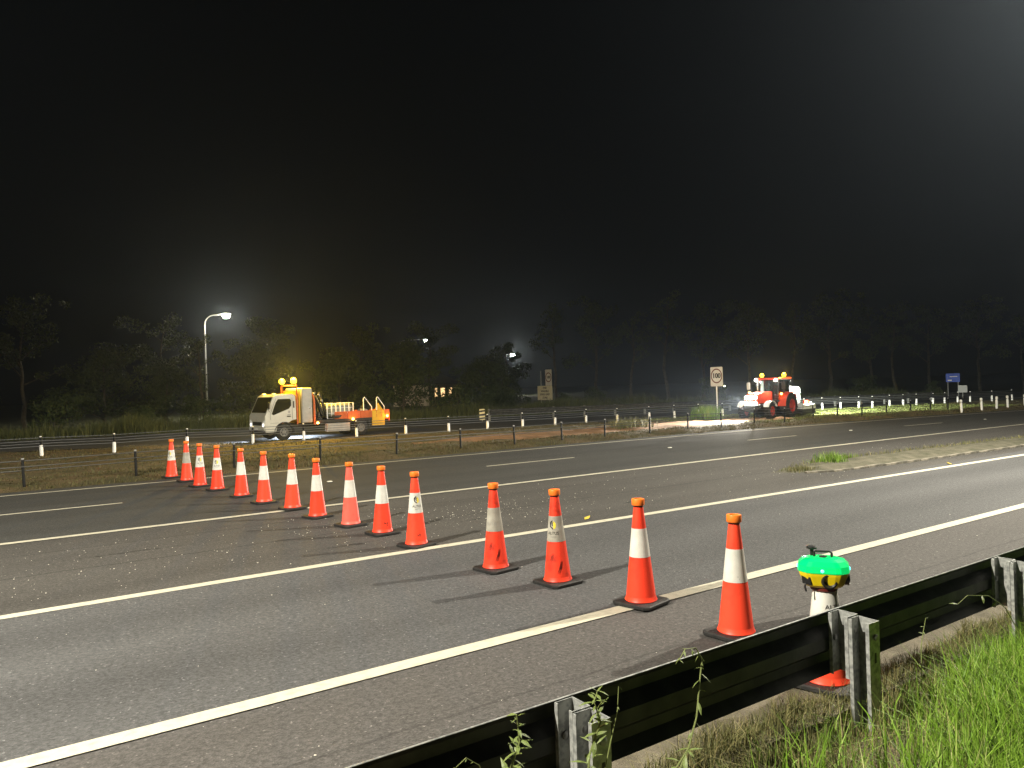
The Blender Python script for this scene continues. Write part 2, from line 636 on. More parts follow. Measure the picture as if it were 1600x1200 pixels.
def med_z(X, Y, T):
    n = noise2(X * .9, Y * 1.4, 3) * .6 + noise2(X * 2.3, Y * 3.1, 5) * .3 + noise2(X * 5, Y * 6, 9) * .12
    edge = np.clip(np.minimum(T, 1 - T) / .07, 0, 1)
    ridge = np.exp(-((T - .13) / .05) ** 2) * .16 * noise2(X * .7, Y * .2, 11)
    return -.03 + edge * (n * .17 - .02 + ridge)


def med_h(x, y):
    lo, hi = med_lo(x), far_near(x)
    return float(med_z(np.array([x]), np.array([y]), np.array([(y - lo) / (hi - lo)]))[0])


sheet("median_strip", m_median, np.concatenate([np.arange(-60, -4, 2.0), np.arange(-4, 60, .33), np.arange(60, 150, 3.0)]),
      med_lo, lambda x: far_near(x) + .05, 38, med_z, "rough mown grass median between the carriageways", "median")
# the scraped dirt track along the far side of the median
sheet("dirt_track", m_dirt, np.arange(13, 33.5, .3), lambda x: 23.7 + .25 * math.sin(x * .9) + max(0, 18 - x) * .5,
      lambda x: 27.6 - .3 * math.sin(x * .7) - max(0, 18 - x) * .35 - max(0, x - 29) * .5, 14,
      lambda X, Y, T: np.array([med_h(a, b_) for a, b_ in zip(X, Y)]) + .035 * np.clip(np.minimum(T, 1 - T) / .15, -.3, 1) - .012 + .05 * noise2(X * 3, Y * 4, 21) * np.clip(np.minimum(T, 1 - T) / .2, 0, 1),
      "bare orange brown dirt scraped along the median", "dirt")


def bank(y):
    return np.interp(y, [-6, -1, .5, 1.5, 2.0, 2.35, 2.62, 2.75, 2.9], [.75, .62, .48, .33, .22, .12, -.01, -.06, -.07])


def bank_z(X, Y, T):
    return bank(Y) + (noise2(X * 2.1, Y * 2.1, 31) - .5) * .07 + (noise2(X * 7, Y * 7, 33) - .5) * .04


sheet("grass_bank", m_soil, np.concatenate([np.arange(-60, -1, 1.5), np.arange(-1, 12, .12), np.arange(12, 150, 2.0)]),
      lambda x: -6.0, lambda x: 2.85, 70, bank_z, "soil bank with grass behind the guardrail", "verge")
# concrete edge strip under the guardrail, broken into cast lengths
cs = empty("concrete_kerb", (0, 0, 0))
tag(cs, "weathered concrete edging strip under the guardrail", "kerb", kind="structure")
x = -6.0
while x < 22:
    L_ = 2.4
    b = MB()
    ns = 8
    vs, fs = [], []
    for i in range(ns + 1):
        xx = x + .006 + (L_ - .012) * i / ns
        e = .03 * (noise2(np.array([xx * 3]), np.array([1.0]), 41)[0] - .5)
        for (yy, zz) in ((3.63, -.1), (3.63, .012), (3.55, .018), (2.86 + e, .03), (2.79 + e, .012), (2.78 + e, -.14)):
            vs.append((xx, yy, zz))
    for i in range(ns):
        for j in range(5):
            fs.append((i * 6 + j, i * 6 + j + 1, i * 6 + 7 + j, i * 6 + 6 + j))
    fs += [(0, 1, 2, 3, 4, 5), tuple(ns * 6 + k for k in (5, 4, 3, 2, 1, 0))]
    b.add(vs, [tuple(reversed(f)) for f in fs])
    b.build("concrete_slab", m_conc, cs)
    x += L_

# gravel traffic island with a pale broken kerb
isl = empty("traffic_island", (0, 0, 0))
tag(isl, "low gravelly traffic island with weeds and pale broken kerb", "island", kind="structure")


def isl_lo(x):
    return float(np.interp(x, [14.3, 14.6, 15.3, 17.6, 23.8, 40, 80], [10.75, 10.25, 9.95, 9.72, 9.5, 9.2, 8.6]))


def isl_hi(x):
    return float(np.interp(x, [14.3, 14.6, 15.3, 18.3, 21.3, 26.3, 40, 80], [10.8, 11.0, 11.2, 11.3, 11.1, 10.75, 10.6, 10.6]))


xs = np.concatenate([np.arange(14.3, 30, .2), np.arange(30, 81, 2.0)])
so = sheet("gravel_bed", m_gravel, xs, isl_lo, isl_hi, 12,
           lambda X, Y, T: -.012 + .075 * np.clip(np.minimum(T, 1 - T) / .25, 0, 1) * (.75 + .5 * noise2(X * 2, Y * 3, 51)) * np.clip((X - 14.2) / 2, 0.2, 1),
           None, None)
so.parent = isl
for k in ("label", "kind"):
    if k in so:
        del so[k]
m_kerb = mat("pale_kerb", (.20, .18, .145), .95, col2=(.075, .07, .055), scale=5, bump=.9, bscale=40, lo=.40, hi=.60, detail=8)
xk = 14.7
while xk < 30:
    l_ = random.uniform(.5, .9)
    a, c = Vector((xk, isl_lo(xk) - .03, 0)), Vector((xk + l_, isl_lo(xk + l_) - .03, 0))
    dd = (c - a)
    b = MB()
    b.box((0, 0, 0), (dd.length - .006, .10, .07), ch=.008)
    b.build("kerb_stone", m_kerb, isl, loc=((a + c) / 2 + Vector((0, random.uniform(-.015, .015), .008 + random.uniform(-.02, .010)))),
            rot=(random.uniform(-.06, .06), random.uniform(-.02, .02), math.atan2(dd.y, dd.x)))
    xk += l_

# ------------------------------------------------------------------ near guardrail
gr = empty("guardrail", (0, 0, 0), 0, "galvanised steel guardrail with channel posts along the grassy verge", "guardrail")
prof = [(.156, .010), (.146, .022), (.116, .080), (.074, .083), (.030, .004), (-.030, .004), (-.074, .083), (-.116, .080), (-.146, .022), (-.156, .010)]
prof = [(z_ * 1.15, y_ * .85) for z_, y_ in prof]
RAILZ, RAILY = .571, 2.617


def beam(x0, x1, dy=0.0):
    b = MB()
    out = []
    for (z, y) in prof:
        out.append((y + dy, z))
    inn = [(y + .004, z) for (y, z) in out]
    poly = out + inn[::-1]
    b.prism([(RAILY + y, RAILZ + z) for (y, z) in poly], x0, x1, 'yz')
    return b


for k, x0 in enumerate((-4.05, -.05, 3.95, 7.95, 11.95, 15.95)):
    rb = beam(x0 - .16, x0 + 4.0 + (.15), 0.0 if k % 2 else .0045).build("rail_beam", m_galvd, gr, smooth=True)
    b = MB(); b.tube([(x0 - .1, RAILY + .013, RAILZ + .181), (x0 + 3.9, RAILY + .013, RAILZ + .181)], .0042, 6); b.build("rail_edge_highlight", m_galv, rb)  # thin bright tube added as the lamplit line on the rail's top edge


def csec(w, fl=.1, t=.005, lip=.022):
    return [(0, 0), (fl, 0), (fl, w), (0, w), (0, w - lip), (t, w - lip), (t, w - t), (fl - t, w - t), (fl - t, t), (t, t), (t, lip), (0, lip)]


pb = MB(); pb.prism(csec(.125), -.45, .748, 'xy'); me_post = pb.mesh("post", m_galv)
bb = MB(); bb.prism(csec(.122), .40, .752, 'xy'); me_block = bb.mesh("blockout", m_galv)
hb = MB()
hb.lathe([(.006, .0), (.019, .002), (.019, .008), (.012, .013), (.002, .014)], 10, rot=Matrix.Rotation(PI / 2, 3, 'X'))
me_bolt = hb.mesh("bolt", m_bolt, True)
sl = MB(); sl.box((0, 0, 0), (.014, .002, .055)); me_slot = sl.mesh("slot", m_blackp)
for px in (-2.05, -.05, 1.95, 3.95, 5.97, 7.97, 9.97, 11.97, 13.97):
    p = inst("post", me_post, gr, (px, 2.364, random.uniform(-.004, .004)), (0, 0, random.uniform(-.02, .02)))
    inst("slot", me_slot, p, (.055, -.0015, .55))
    inst("bolt", me_bolt, p, (.055, -.001, .665))
    bl = inst("blockout", me_block, gr, (px + .004, 2.493, 0), (0, 0, random.uniform(-.015, .015)))
    inst("bolt", me_bolt, bl, (.05, .1165, .60))
    inst("bolt", me_bolt, bl, (.06, -.001, .665))

# ------------------------------------------------------------------ traffic cones
CONE_PROF = [(.150, .036), (.155, .045), (.148, .058), (.140, .085)]


def cone_r(z):
    return .140 + (.045 - .140) * (z - .085) / (.93 - .085)


def cone_shell(z0, z1, off=0.0, n=28, extra=None, close_low=False):
    b = MB()
    pr = (extra or []) + [(cone_r(z0) + off, z0), (cone_r((z0 + z1) / 2) + off, (z0 + z1) / 2), (cone_r(z1) + off, z1)]
    inner = [(max(.004, r_ - .004 - off), z) for r_, z in pr][::-1]
    b.lathe(pr + inner, n, close=True)
    return b


b = cone_shell(.085, .93, extra=CONE_PROF)
bs_ = cone_shell(.085, .80, extra=CONE_PROF)
ME_SHORT = bs_.mesh("body", CONE_MATS[1], True)
ME_BODY = [b.mesh("body", m_, True) for m_ in CONE_MATS]
b = cone_shell(.455, .722, off=.0016)
ME_BAND = b.mesh("reflective_band", m_band, True)
ME_BANDG = b.mesh("reflective_band", m_bandd, True)
b = MB()
S_, ch = .212, .045
oct_ = lambda s, c_: [(s, s - c_), (s - c_, s), (-s + c_, s), (-s, s - c_), (-s, -s + c_), (-s + c_, -s), (s - c_, -s), (s, -s + c_)]
vs, fs = [], []
for (s_, z) in ((S_ - .012, 0), (S_, .008), (S_, .030), (S_ - .012, .038)):
    vs += [(a, c_, z) for a, c_ in oct_(s_, ch)]
for k in range(3):
    for i in range(8):
        j = (i + 1) % 8
        fs.append((k * 8 + i, k * 8 + j, k * 8 + 8 + j, k * 8 + 8 + i))
fs += [tuple(range(7, -1, -1)), tuple(range(24, 32))]
b.add(vs, fs)
ME_BASE = b.mesh("base", m_black)
b = MB()
b.lathe([(.042, .905), (.046, .918), (.047, .94), (.043, .942)], 20)
ME_NECK = b.mesh("neck", m_neck, True)
b = MB()
b.lathe([(.046, .936), (.059, .940), (.062, .946), (.062, .994), (.059, 1.0), (.036, 1.001), (.034, .985)], 22)
ME_CAP = b.mesh("cap", m_cap, True)


def wrap(vs, phi, zc, off=.0035):
    """lay flat artwork (x across, y up) on the cone surface"""
    out = []
    for (u, v, _) in vs:
        z = zc + v
        r_ = cone_r(z) + off
        a = phi + u / cone_r(zc)
        out.append((r_ * math.cos(a), r_ * math.sin(a), z))
    return out


def ribbon(path, wd):
    vs, fs = [], []
    n = len(path)
    for i, (x_, y_) in enumerate(path):
        a = Vector(path[max(0, i - 1)])
        c_ = Vector(path[min(n - 1, i + 1)])
        t = (c_ - a).normalized()
        k = wd[i] if isinstance(wd, (list, tuple)) else wd
        vs += [(x_ - t.y * k, y_ + t.x * k, 0), (x_ + t.y * k, y_ - t.x * k, 0)]
    for i in range(n - 1):
        fs.append((2 * i, 2 * i + 1, 2 * i + 3, 2 * i + 2))
    return vs, fs


TXT = text_mesh("ALTUS", .043)
TXT2 = text_mesh("TRAFFIC", .017)
SWOOSH = ribbon([(.002 + .033 * math.cos(a), .002 + .042 * math.sin(a)) for a in np.linspace(1.75, 3.7, 9)] + [(-.006, -.036), (-.002, -.046)],
                [.003, .005, .007, .008, .008, .007, .006, .006, .006, .006, .003])
SWOOSH2 = ribbon([(.004, .030), (-.012, .012), (-.008, -.004), (.002, -.012)], [.003, .005, .005, .002])
YEL = ([(.004, -.04, 0)] + [(.004 + .026 * math.cos(a), -.004 + .040 * math.sin(a), 0) for a in np.linspace(-1.3, 1.75, 12)],
       [tuple(range(13))])


def artwork(band, phi, faded=False, full=True):
    mp = m_printf if faded else m_print
    t = MB()
    t.add(wrap(TXT[0], phi, .545), TXT[1])
    t.build("lettering", mp, band)
    if full:
        t = MB(); t.add(wrap(TXT2[0], phi, .508), TXT2[1]); t.build("lettering", m_printf, band)
        t = MB(); t.add(wrap(SWOOSH[0], phi, .632), SWOOSH[1]); t.add(wrap(SWOOSH2[0], phi, .632), SWOOSH2[1]); t.build("emblem", mp, band)
        t = MB(); t.add(wrap(YEL[0], phi, .632, .003), YEL[1]); t.build("emblem", m_yprint if not faded else m_printf, band)


def rub(root, phi, z, s):
    t = MB()
    for k in range(3):
        q = ribbon([(-.03 * s + .012 * k, -.07 * s, 0)[:2], (-.005 * s + .01 * k, -.01 * s), (.012 * s + .008 * k, .05 * s)], [.0012, .0035 * s, .001])
        t.add(wrap(q[0], phi, z, .0012), q[1])
    t.build("rub_mark", m_neck, root)


def scuff(root, phi, z, s):
    g = random.Random(int(z * 1e4))
    t = MB()
    for k in range(7):
        u, v = g.uniform(-.02, .02) * s, g.uniform(-.04, .04) * s
        q = [(u + g.uniform(-.012, .012) * s, v + g.uniform(-.02, .02) * s, 0) for _ in range(3)]
        t.add(wrap(q, phi, z, .0012), [(0, 1, 2)])
    t.build("scuff_mark", m_print, root)


CG = "traffic cones tapering across the exit lane"


def cone(x, y, z, mi, label, art=None, grime=False, cap=True, rz=None, tilt=0.0, sc=None, hgt=1.0):
    rz = random.uniform(0, PI / 2) if rz is None else rz
    o = empty("traffic_cone", (x, y, z), rz, label, "cone", CG)
    o.rotation_euler = (tilt + random.uniform(-.009, .009), tilt * .4 + random.uniform(-.009, .009), rz)
    inst("base", ME_BASE, o)
    inst("body", ME_BODY[mi] if cap else ME_SHORT, o)
    bd = inst("reflective_band", ME_BANDG if grime else ME_BAND, o)
    if cap:
        inst("neck", ME_NECK, o)
        inst("cap", ME_CAP, o)
    face = math.atan2(-y, -x) - rz
    if art:
        artwork(bd, face + art[0], art[1], art[2])
    if sc:
        for (dp, zz, s_) in sc:
            scuff(o, face + dp, zz, s_)
    if mi == 3:
        rub(o, face + .25, .20, 1.1)
        rub(o, face - .5, .30, .7)
    return o


ZM, ZG, ZR = .004, .0, .004
NOMINAL = "red cone with white band and orange cap"
cone(5.02, 4.17, .0, 1, "large red cone partly hidden behind the guardrail, with white band and orange cap", rz=0.10, sc=[(.35, .50, .5)])
cone(5.04, 5.31, .009, 0, "red cone standing on the white edge line closest to the guardrail", rz=0.20, sc=[(-.3, .66, .5)])
cone(4.91, 6.44, .004, 3, "red cone with yellow emblem on grey band in the middle of the exit lane", art=(-.35, False, True), grime=True, rz=0.03)
cone(4.73, 7.38, .004, 3, "scuffed red cone with faded lettering in the exit lane", art=(-.45, True, False), grime=True, rz=0.13)
cone(4.64, 9.21, .004, 1, "red cone with black and yellow emblem by the far line of the exit lane", art=(.25, False, True), rz=0.22, sc=[(.3, .16, .9)])
cone(4.66, 10.34, .0, 0, "red cone with black scuff near its foot on the gravelly asphalt", sc=[(.42, .17, 1.2)], rz=0.06)
cone(4.57, 11.33, .0, 2, "pale pinkish faded cone with white band, pinkest of the row", rz=0.15, sc=[(.3, .2, .6)])
cone(4.45, 12.49, .0, 0, "plain red cone just in front of the main road's near edge line", rz=0.25)
cone(4.40, 13.66, .009, 1, "red cone standing on the main road's near edge line", rz=0.08)
cone(4.24, 14.87, .004, 1, "red cone on dark asphalt just past the near edge line, white band plain", rz=0.18)
cone(4.15, 16.16, .004, 0, "plain banded red cone in the main road, sixth from the far end of the row", rz=0.01)
cone(4.02, 17.68, .004, 0, "red cone with black upright mark on its white band, fourth from the far end", art=(-.1, False, True), rz=0.10)
cone(3.88, 18.76, .004, 0, "red cone with dark emblem on its band, third from the far end of the row", art=(.1, False, True), rz=0.20)
cone(3.85, 20.10, .009, 1, "red cone with grimy grey band on the far edge line, tilted cap", grime=True, rz=0.03, tilt=.012)
cone(3.73, 21.40, .004, 1, "farthest red cone of the row, standing at the edge of the median grass", art=(-.5, False, True), rz=0.13)
c16 = cone(4.62, 3.08, .03, 1, "red cone without cap under the green warning light behind the guardrail post", art=(.7, False, False), cap=False, rz=0.22)

# ------------------------------------------------------------------ portable warning light on the last cone
m_yel = mat("yellow_housing", (.80, .62, .010), .35, col2=(.72, .54, .008), scale=10)
m_grn = mat("green_lens", (.0, .42, .12), .25, emit=(.0, 1.0, .20), es=.034)
m_led = mat("led_cyan", (.2, .9, .9), .3, emit=(.15, 1.0, .9), es=.12)
wl = empty("warning_light", (4.62, 3.08, .03), R(-56), "green and yellow portable warning light sitting on top of a cone", "warning light")


def loft(secs, n=None):
    b = MB()
    n = len(secs[0][0])
    vs = [(x_, y_, z) for poly, z in secs for x_, y_ in poly]
    fs = []
    for k in range(len(secs) - 1):
        for i in range(n):
            j = (i + 1) % n
            fs.append((k * n + i, k * n + j, k * n + n + j, k * n + n + i))
    fs += [tuple(range(n - 1, -1, -1)), tuple(range((len(secs) - 1) * n, len(secs) * n))]
    b.add(vs, fs)
    return b


def octo(a, b_, c_):
    """elongated octagon"""
    pts = [(a, b_ - c_), (a - c_, b_), (-a + c_, b_), (-a, b_ - c_), (-a, -b_ + c_), (-a + c_, -b_), (a - c_, -b_), (a, -b_ + c_)]
    out = []
    for i in range(8):
        p, q = Vector(pts[i]), Vector(pts[(i + 1) % 8])
        d_ = q - p
        out += [tuple(p + d_ * .12), tuple(p + d_ * .88)]
    return out


loft([(octo(.112, .092, .045), .675), (octo(.128, .104, .05), .690), (octo(.152, .124, .055), .755), (octo(.157, .128, .055), .775)]).build("housing", m_yel, wl)
ln = loft([(octo(.160, .130, .060), .776), (octo(.164, .134, .060), .784), (octo(.160, .131, .060), .822), (octo(.136, .108, .052), .850), (octo(.095, .075, .035), .862), (octo(.05, .045, .02), .866)]).build("green_lens", m_grn, wl)
b = MB(); b.lathe([(.158, .775), (.1585, .78)], 8)
for (a, r_) in ((-2.28, .150), (-1.62, .137), (-.62, .158), (.0, .164), (3.1, .164)):
    b = MB(); b.lathe([(.012, -.004), (.014, .0), (.010, .005), (.003, .007)], 10, rot=Matrix.Rotation(PI / 2, 3, 'Y'))
    b.build("led", m_led, ln, True, loc=(r_ * math.cos(a), r_ * .95 * math.sin(a), .795), rot=(0, 0, a))
b = MB(); b.tube([(-.055, .0, .855), (-.055, .0, .895), (-.045, .0, .902), (.045, .0, .902), (.055, .0, .895), (.055, .0, .855)], .008, 8)
b.build("handle", m_blackp, wl, True)
b = MB(); b.lathe([(.012, .86), (.012, .905), (.034, .912), (.036, .922), (.030, .928), (.004, .930)], 18, c=(-.07, .035, 0))
b.build("aerial_disc", m_blackp, wl, True)
b = MB(); b.lathe([(.026, .864), (.024, .872), (.004, .874)], 14, c=(.0, -.005, 0)); b.build("switch", m_blackp, wl, True)
for (a, r_, w_) in ((-1.30, .124, .050), (-.12, .150, .038), (1.6, .118, .045)):
    b = MB()
    rot = Matrix.Rotation(a, 3, 'Z') @ Matrix.Rotation(PI / 2, 3, 'Y')
    b.lathe([(w_, -.02), (w_, .012), (w_ * .8, .014), (w_ * .55, -.004), (.003, -.006)], 18, c=(r_ * math.cos(a), r_ * .93 * math.sin(a), .725), rot=rot)
    b.build("horn", m_blackp, wl, True)
b = MB(); b.box((0, 0, 0), (.075, .02, .06), ch=.004); b.build("latch_panel", m_blackp, wl, loc=(-.105, -.088, .722), rot=(.2, 0, -.70))
b = MB(); b.tube([(-.115, -.098, .70), (-.12, -.105, .68), (-.112, -.108, .650)], .007, 6); b.build("strap", m_blackp, wl, True)
b = MB(); b.lathe([(.082, .645), (.088, .650), (.088, .676)], 20); b.build("mounting_ring", m_neck, wl, True)

# ------------------------------------------------------------------ street lamps
m_pole = mat("lamp_pole_steel", (.42, .43, .43), .4, .7, col2=(.33, .34, .34), scale=5)
m_head = mat("lamp_head_grey", (.35, .36, .37), .5)


def street_lamp(base, head, power, col, label, bowl=.075, lens_r=.28, es=60.0, angle=165, group="street lamps", soft=.16, r0=.10, blend=.35):
    o = empty("street_lamp", base, 0, label, "street lamp", group)
    hx, hy, hz = (Vector(head) - Vector(base))
    d_ = Vector((hx, hy, 0))
    n_ = d_.normalized()
    b = MB()
    zk = hz - 1.1
    pts = [(0, 0, 0), (0, 0, zk * .5), (0, 0, zk)]
    for k in range(1, 6):
        a = k / 5 * PI / 2 * .93
        q = n_ * (1.1 * (1 - math.cos(a)))
        pts.append((q.x, q.y, zk + 1.1 * math.sin(a) * .97))
    b.tube(pts, [r0, r0 * .8, r0 * .6] + [r0 * .5] * 5, 10)
    b.build("pole", m_pole, o, True)
    b = MB()
    q = Vector(pts[-1])
    b.tube([q, Vector((hx, hy, hz + .06)) - n_ * .3], [r0 * .5, r0 * .42], 8)
    b.build("arm", m_pole, o, True)
    rz = math.atan2(n_.y, n_.x)
    b = MB()
    b.lathe([(.10, .13), (.24, .10), (.30, .03), (.30, .0), (.05, .0)][::-1], 14, sx=1.35, sy=.75)
    hd = b.build("lamp_head", m_head, o, True, loc=(hx, hy, hz), rot=(0, 0, rz))
    b = MB()
    b.lathe([(.02, -bowl), (lens_r * .55, -bowl * .88), (lens_r * .9, -bowl * .45), (lens_r, -.004)], 16)
    e = mat("street_lens_" + label[:24].replace(" ", "_"), (.9, .9, .85), .3, emit=col, es=es)
    b.build("lens", e, hd, True)
    light('SPOT', "lamp_light", o, (hx, hy, hz - bowl - .05), power, col, soft, (0, 0, -1), angle, blend)
    return o


WARM = (1.0, .935, .765)
street_lamp((19.4, 1.2, .35), (19.4, 4.3, 12.0), STREET_W * .86, WARM, "street lamp over the verge beyond the guardrail end", es=30, angle=174, blend=.22)
street_lamp((-7.9, 1.2, .35), (-7.9, 5.6, 12.0), STREET_W, WARM, "street lamp over the verge behind the photographer", es=30, angle=174, blend=.22)
street_lamp((19.5, 89.6, -.3), (21.5, 88.2, 11.2), 220, (1.0, .90, .66), "bright street lamp on a curved pole above the trees behind the truck", bowl=.45, lens_r=.42, es=90, soft=.4, r0=.12)
street_lamp((60.5, 124.5, -.3), (64.9, 122.8, 11.1), 14, (1.0, .93, .8), "distant street lamp half hidden by tree crowns", bowl=.4, lens_r=.40, es=25, soft=.4)
street_lamp((113.6, 169, -.3), (113.0, 165, 10.7), 16, (1.0, .93, .74), "small distant street lamp over the dark middle trees", bowl=.6, lens_r=.6, es=60, soft=.4)
street_lamp((119.8, 101.5, -3.5), (119.3, 100.2, .9), 10, (1.0, .85, .45), "faint yellow lamp low behind the speed limit sign", lens_r=.22, es=8, soft=.3, r0=.06)

# ------------------------------------------------------------------ wire rope barriers
b = MB(); b.lathe([(.034, -.25), (.034, .60), (.026, .62), (.026, .67)], 10); ME_DPOST = b.mesh("post", m_darkpost, True)
b = MB(); b.lathe([(.028, .672), (.034, .680), (.034, .70), (.024, .712), (.004, .714)], 10); ME_DCAP = b.mesh("cap", mat("grey_cap", (.30, .30, .30), .5), True)
b = MB(); b.lathe([(.033, -.25), (.033, .70), (.027, .715)], 10); ME_WPOST = b.mesh("post", m_darkpost, True)
b = MB(); b.lathe([(.062, -.2), (.062, .40), (.055, .415), (.036, .42)], 12); ME_SLEEVE = b.mesh("white_sleeve", m_white, True)
b = MB(); b.lathe([(.03, .716), (.038, .722), (.038, .748), (.028, .756), (.004, .757)], 10); ME_WCAP = b.mesh("cap", m_white, True)


def rope_barrier(label, pts, post, cap, sleeve, ropes, group=None, extra=6.0, rm=None):
    o = empty("wire_rope_barrier", (0, 0, 0), 0, label, "barrier", "wire rope barriers in the median")
    P = []
    for (x_, y_) in pts:
        z = med_h(x_, y_) if far_near(x_) > y_ > med_lo(x_) else 0.0
        z = max(z * .6, -.02)
        P.append((x_, y_, z))
        t = (random.uniform(-.035, .035), random.uniform(-.035, .035), 0)
        p = inst("post", post, o, (x_, y_, z), t)
        if sleeve:
            inst("white_sleeve", sleeve, p)
        inst("cap", cap, p)
    a = (P[0][0] - extra, P[0][1], P[0][2])
    for (hz, side) in ropes:
        b_ = MB()
        b_.tube([(q[0], q[1] + side, q[2] + hz) for q in [a] + P], .012, 5)
        b_.build("rope", rm or m_rope, o, True)
    return o


DX = [-4.5, -2.0, .5, 2.99, 5.49, 8.0, 10.51, 12.88, 15.09, 17.22, 19.3, 21.7, 23.9, 26.0, 28.2, 30.3, 32.4, 34.3, 36.3, 38.4, 40.6, 42.5, 44.2]
rope_barrier("wire rope barrier on dark posts along the near edge of the median", [(x_, float(np.interp(x_, [0, 28, 36, 45], [22.1, 22.05, 21.75, 21.3]))) for x_ in DX],
             ME_DPOST, ME_DCAP, None, [(.64, .05), (.50, -.05), (.40, .05)])
WX = [-6, -3.6, -1.2, 1.33, 3.72, 6.33, 8.95, 11.15, 13.6, 15.8, 17.75, 19.8, 21.8, 23.7, 25.6, 27.6, 29.7, 31.4, 33.1, 34.9, 36.6, 38.3, 40, 41.6, 43.2, 44.6, 45.8, 46.7, 48.2, 49.5, 50.8, 52.5, 53.7, 55.1, 56.4, 58.5, 60.5]
wy = lambda x_: float(np.interp(x_, [-6, 0, 6, 14, 18, 22, 27.6, 33, 44, 47, 51, 56, 61], [34.2, 33.4, 32.9, 32.7, 31.4, 31.1, 30.5, 29.7, 28.4, 27.1, 26.5, 25.8, 24.6]))
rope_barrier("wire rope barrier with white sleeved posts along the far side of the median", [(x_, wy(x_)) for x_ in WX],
             ME_WPOST, ME_WCAP, ME_SLEEVE, [(.69, .04), (.58, -.04), (.48, .04), (.38, -.04)], rm=mat("headlit_wire_rope", (.18, .185, .19), .5, .4))  # rope colour lightened as if caught by the tractor's headlights
b = MB(); b.lathe([(.060, -.2), (.060, .50), (.048, .52), (.048, .55)], 12); ME_WP2 = b.mesh("post", m_white, True)
b = MB(); b.lathe([(.062, .555), (.066, .565), (.066, .66), (.055, .69), (.02, .70)], 12); ME_WC2 = b.mesh("cap", m_white, True)
rope_barrier("row of all white barrier posts beside the far end of the carriageway", [(x_, float(np.interp(x_, [42, 46, 52, 60], [19.55, 19.3, 18.5, 16.9]))) for x_ in (41.94, 43.9, 45.4, 46.5, 48.1, 49.8, 51.6, 53.6, 55.8, 58.2)],
             ME_WP2, ME_WC2, None, [(.53, .0)], extra=.5)

# far guardrail beyond the white posts
fg = empty("guardrail", (0, 0, 0), 0, "distant steel guardrail across the far carriageway", "guardrail")
FX = np.arange(25.2, 58, 2.0)
fy = lambda x_: 39.6 - (x_ - 25) * .34
for k in range(0, len(FX) - 1, 2):
    a, c_ = FX[k], FX[min(k + 2, len(FX) - 1)]
    b = MB()
    vs = []
    for xx in (a, c_):
        vs += [(xx, fy(xx) - y_, .56 + z_) for (z_, y_) in prof] + [(xx, fy(xx) - y_ - .004, .56 + z_) for (z_, y_) in prof[::-1]]
    n = 20
    b.add(vs, [(i, (i + 1) % n, n + (i + 1) % n, n + i) for i in range(n)])
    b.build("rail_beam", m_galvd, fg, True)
for xx in FX:
    inst("post", me_post, fg, (float(xx), fy(float(xx)) + .05, 0))
m_yg = mat("marker_cream", (.72, .66, .40), .5)
hm = empty("hazard_marker", (24.9, 39.9, 0), R(148), "small black and cream striped hazard marker at the far guardrail end", "marker")
b = MB(); b.tube([(0, 0, -.2), (0, 0, .75)], .025, 8); b.build("post", m_galv, hm)
b = MB(); b.box((0, .03, .42), (.34, .012, .68)); pl = b.build("board", m_yg, hm)
for k in range(3):
    z0 = .16 + k * .22
    b = MB(); b.prism([(-.17, z0), (.17, z0 - .12 + .08), (.17, z0 + .06), (-.17, z0 + .10)], .0375, .0385, 'xz'); b.build("stripe", m_print, pl)

# ------------------------------------------------------------------ signs
m_signw = mat("sign_white", (.86, .84, .82), .5, col2=(.80, .78, .75), scale=3)
m_signr = mat("sign_red", (.16, .018, .012), .5)
m_blue = mat("sign_blue", (.02, .07, .50), .5, col2=(.03, .10, .58), scale=3)
m_signg = mat("sign_back_grey", (.30, .31, .31), .5, .2)


def rrect(w_, h_, r_, n=5):
    out = []
    for (cx, cz, a0) in ((w_ / 2 - r_, h_ / 2 - r_, 0), (-w_ / 2 + r_, h_ / 2 - r_, 90), (-w_ / 2 + r_, -h_ / 2 + r_, 180), (w_ / 2 - r_, -h_ / 2 + r_, 270)):
        for k in range(n + 1):
            a = R(a0 + 90 * k / n)
            out.append((cx + r_ * math.cos(a), cz + r_ * math.sin(a)))
    return out


def plate(parent, w_, h_, zc, m_, name="panel", yc=.03, xc=0.0):
    b = MB()
    b.prism([(x_ + xc, z_ + zc) for x_, z_ in rrect(w_, h_, .06)], yc, yc + .008, 'xz')
    return b.build(name, m_, parent)


def sign_text(parent, txt, size, zc, m_=m_print, yc=.0405, xc=0.0, sx=1.0, bold=0.0):
    vs, fs = text_mesh(txt, size)
    b = MB()
    for dx in ((0,) if not bold else (-bold, bold)):
        b.add([(-(x_ * sx) + xc + dx, yc + (0.0003 if dx > 0 else 0), y_ + zc) for x_, y_, _ in vs], fs)
    return b.build("lettering", m_, parent)


def ring(parent, r_, wd, zc, xc=0.0, yc=.0405):
    b = MB()
    n = 40
    vs = []
    for k in range(n):
        a = 2 * PI * k / n
        vs += [(xc + r_ * math.cos(a), yc, zc + r_ * math.sin(a)), (xc + (r_ - wd) * math.cos(a), yc, zc + (r_ - wd) * math.sin(a))]
    b.add(vs, [(2 * k, 2 * k + 1, (2 * k + 3) % (2 * n), (2 * k + 2) % (2 * n)) for k in range(n)])
    return b.build("red_ring", m_signr, parent)


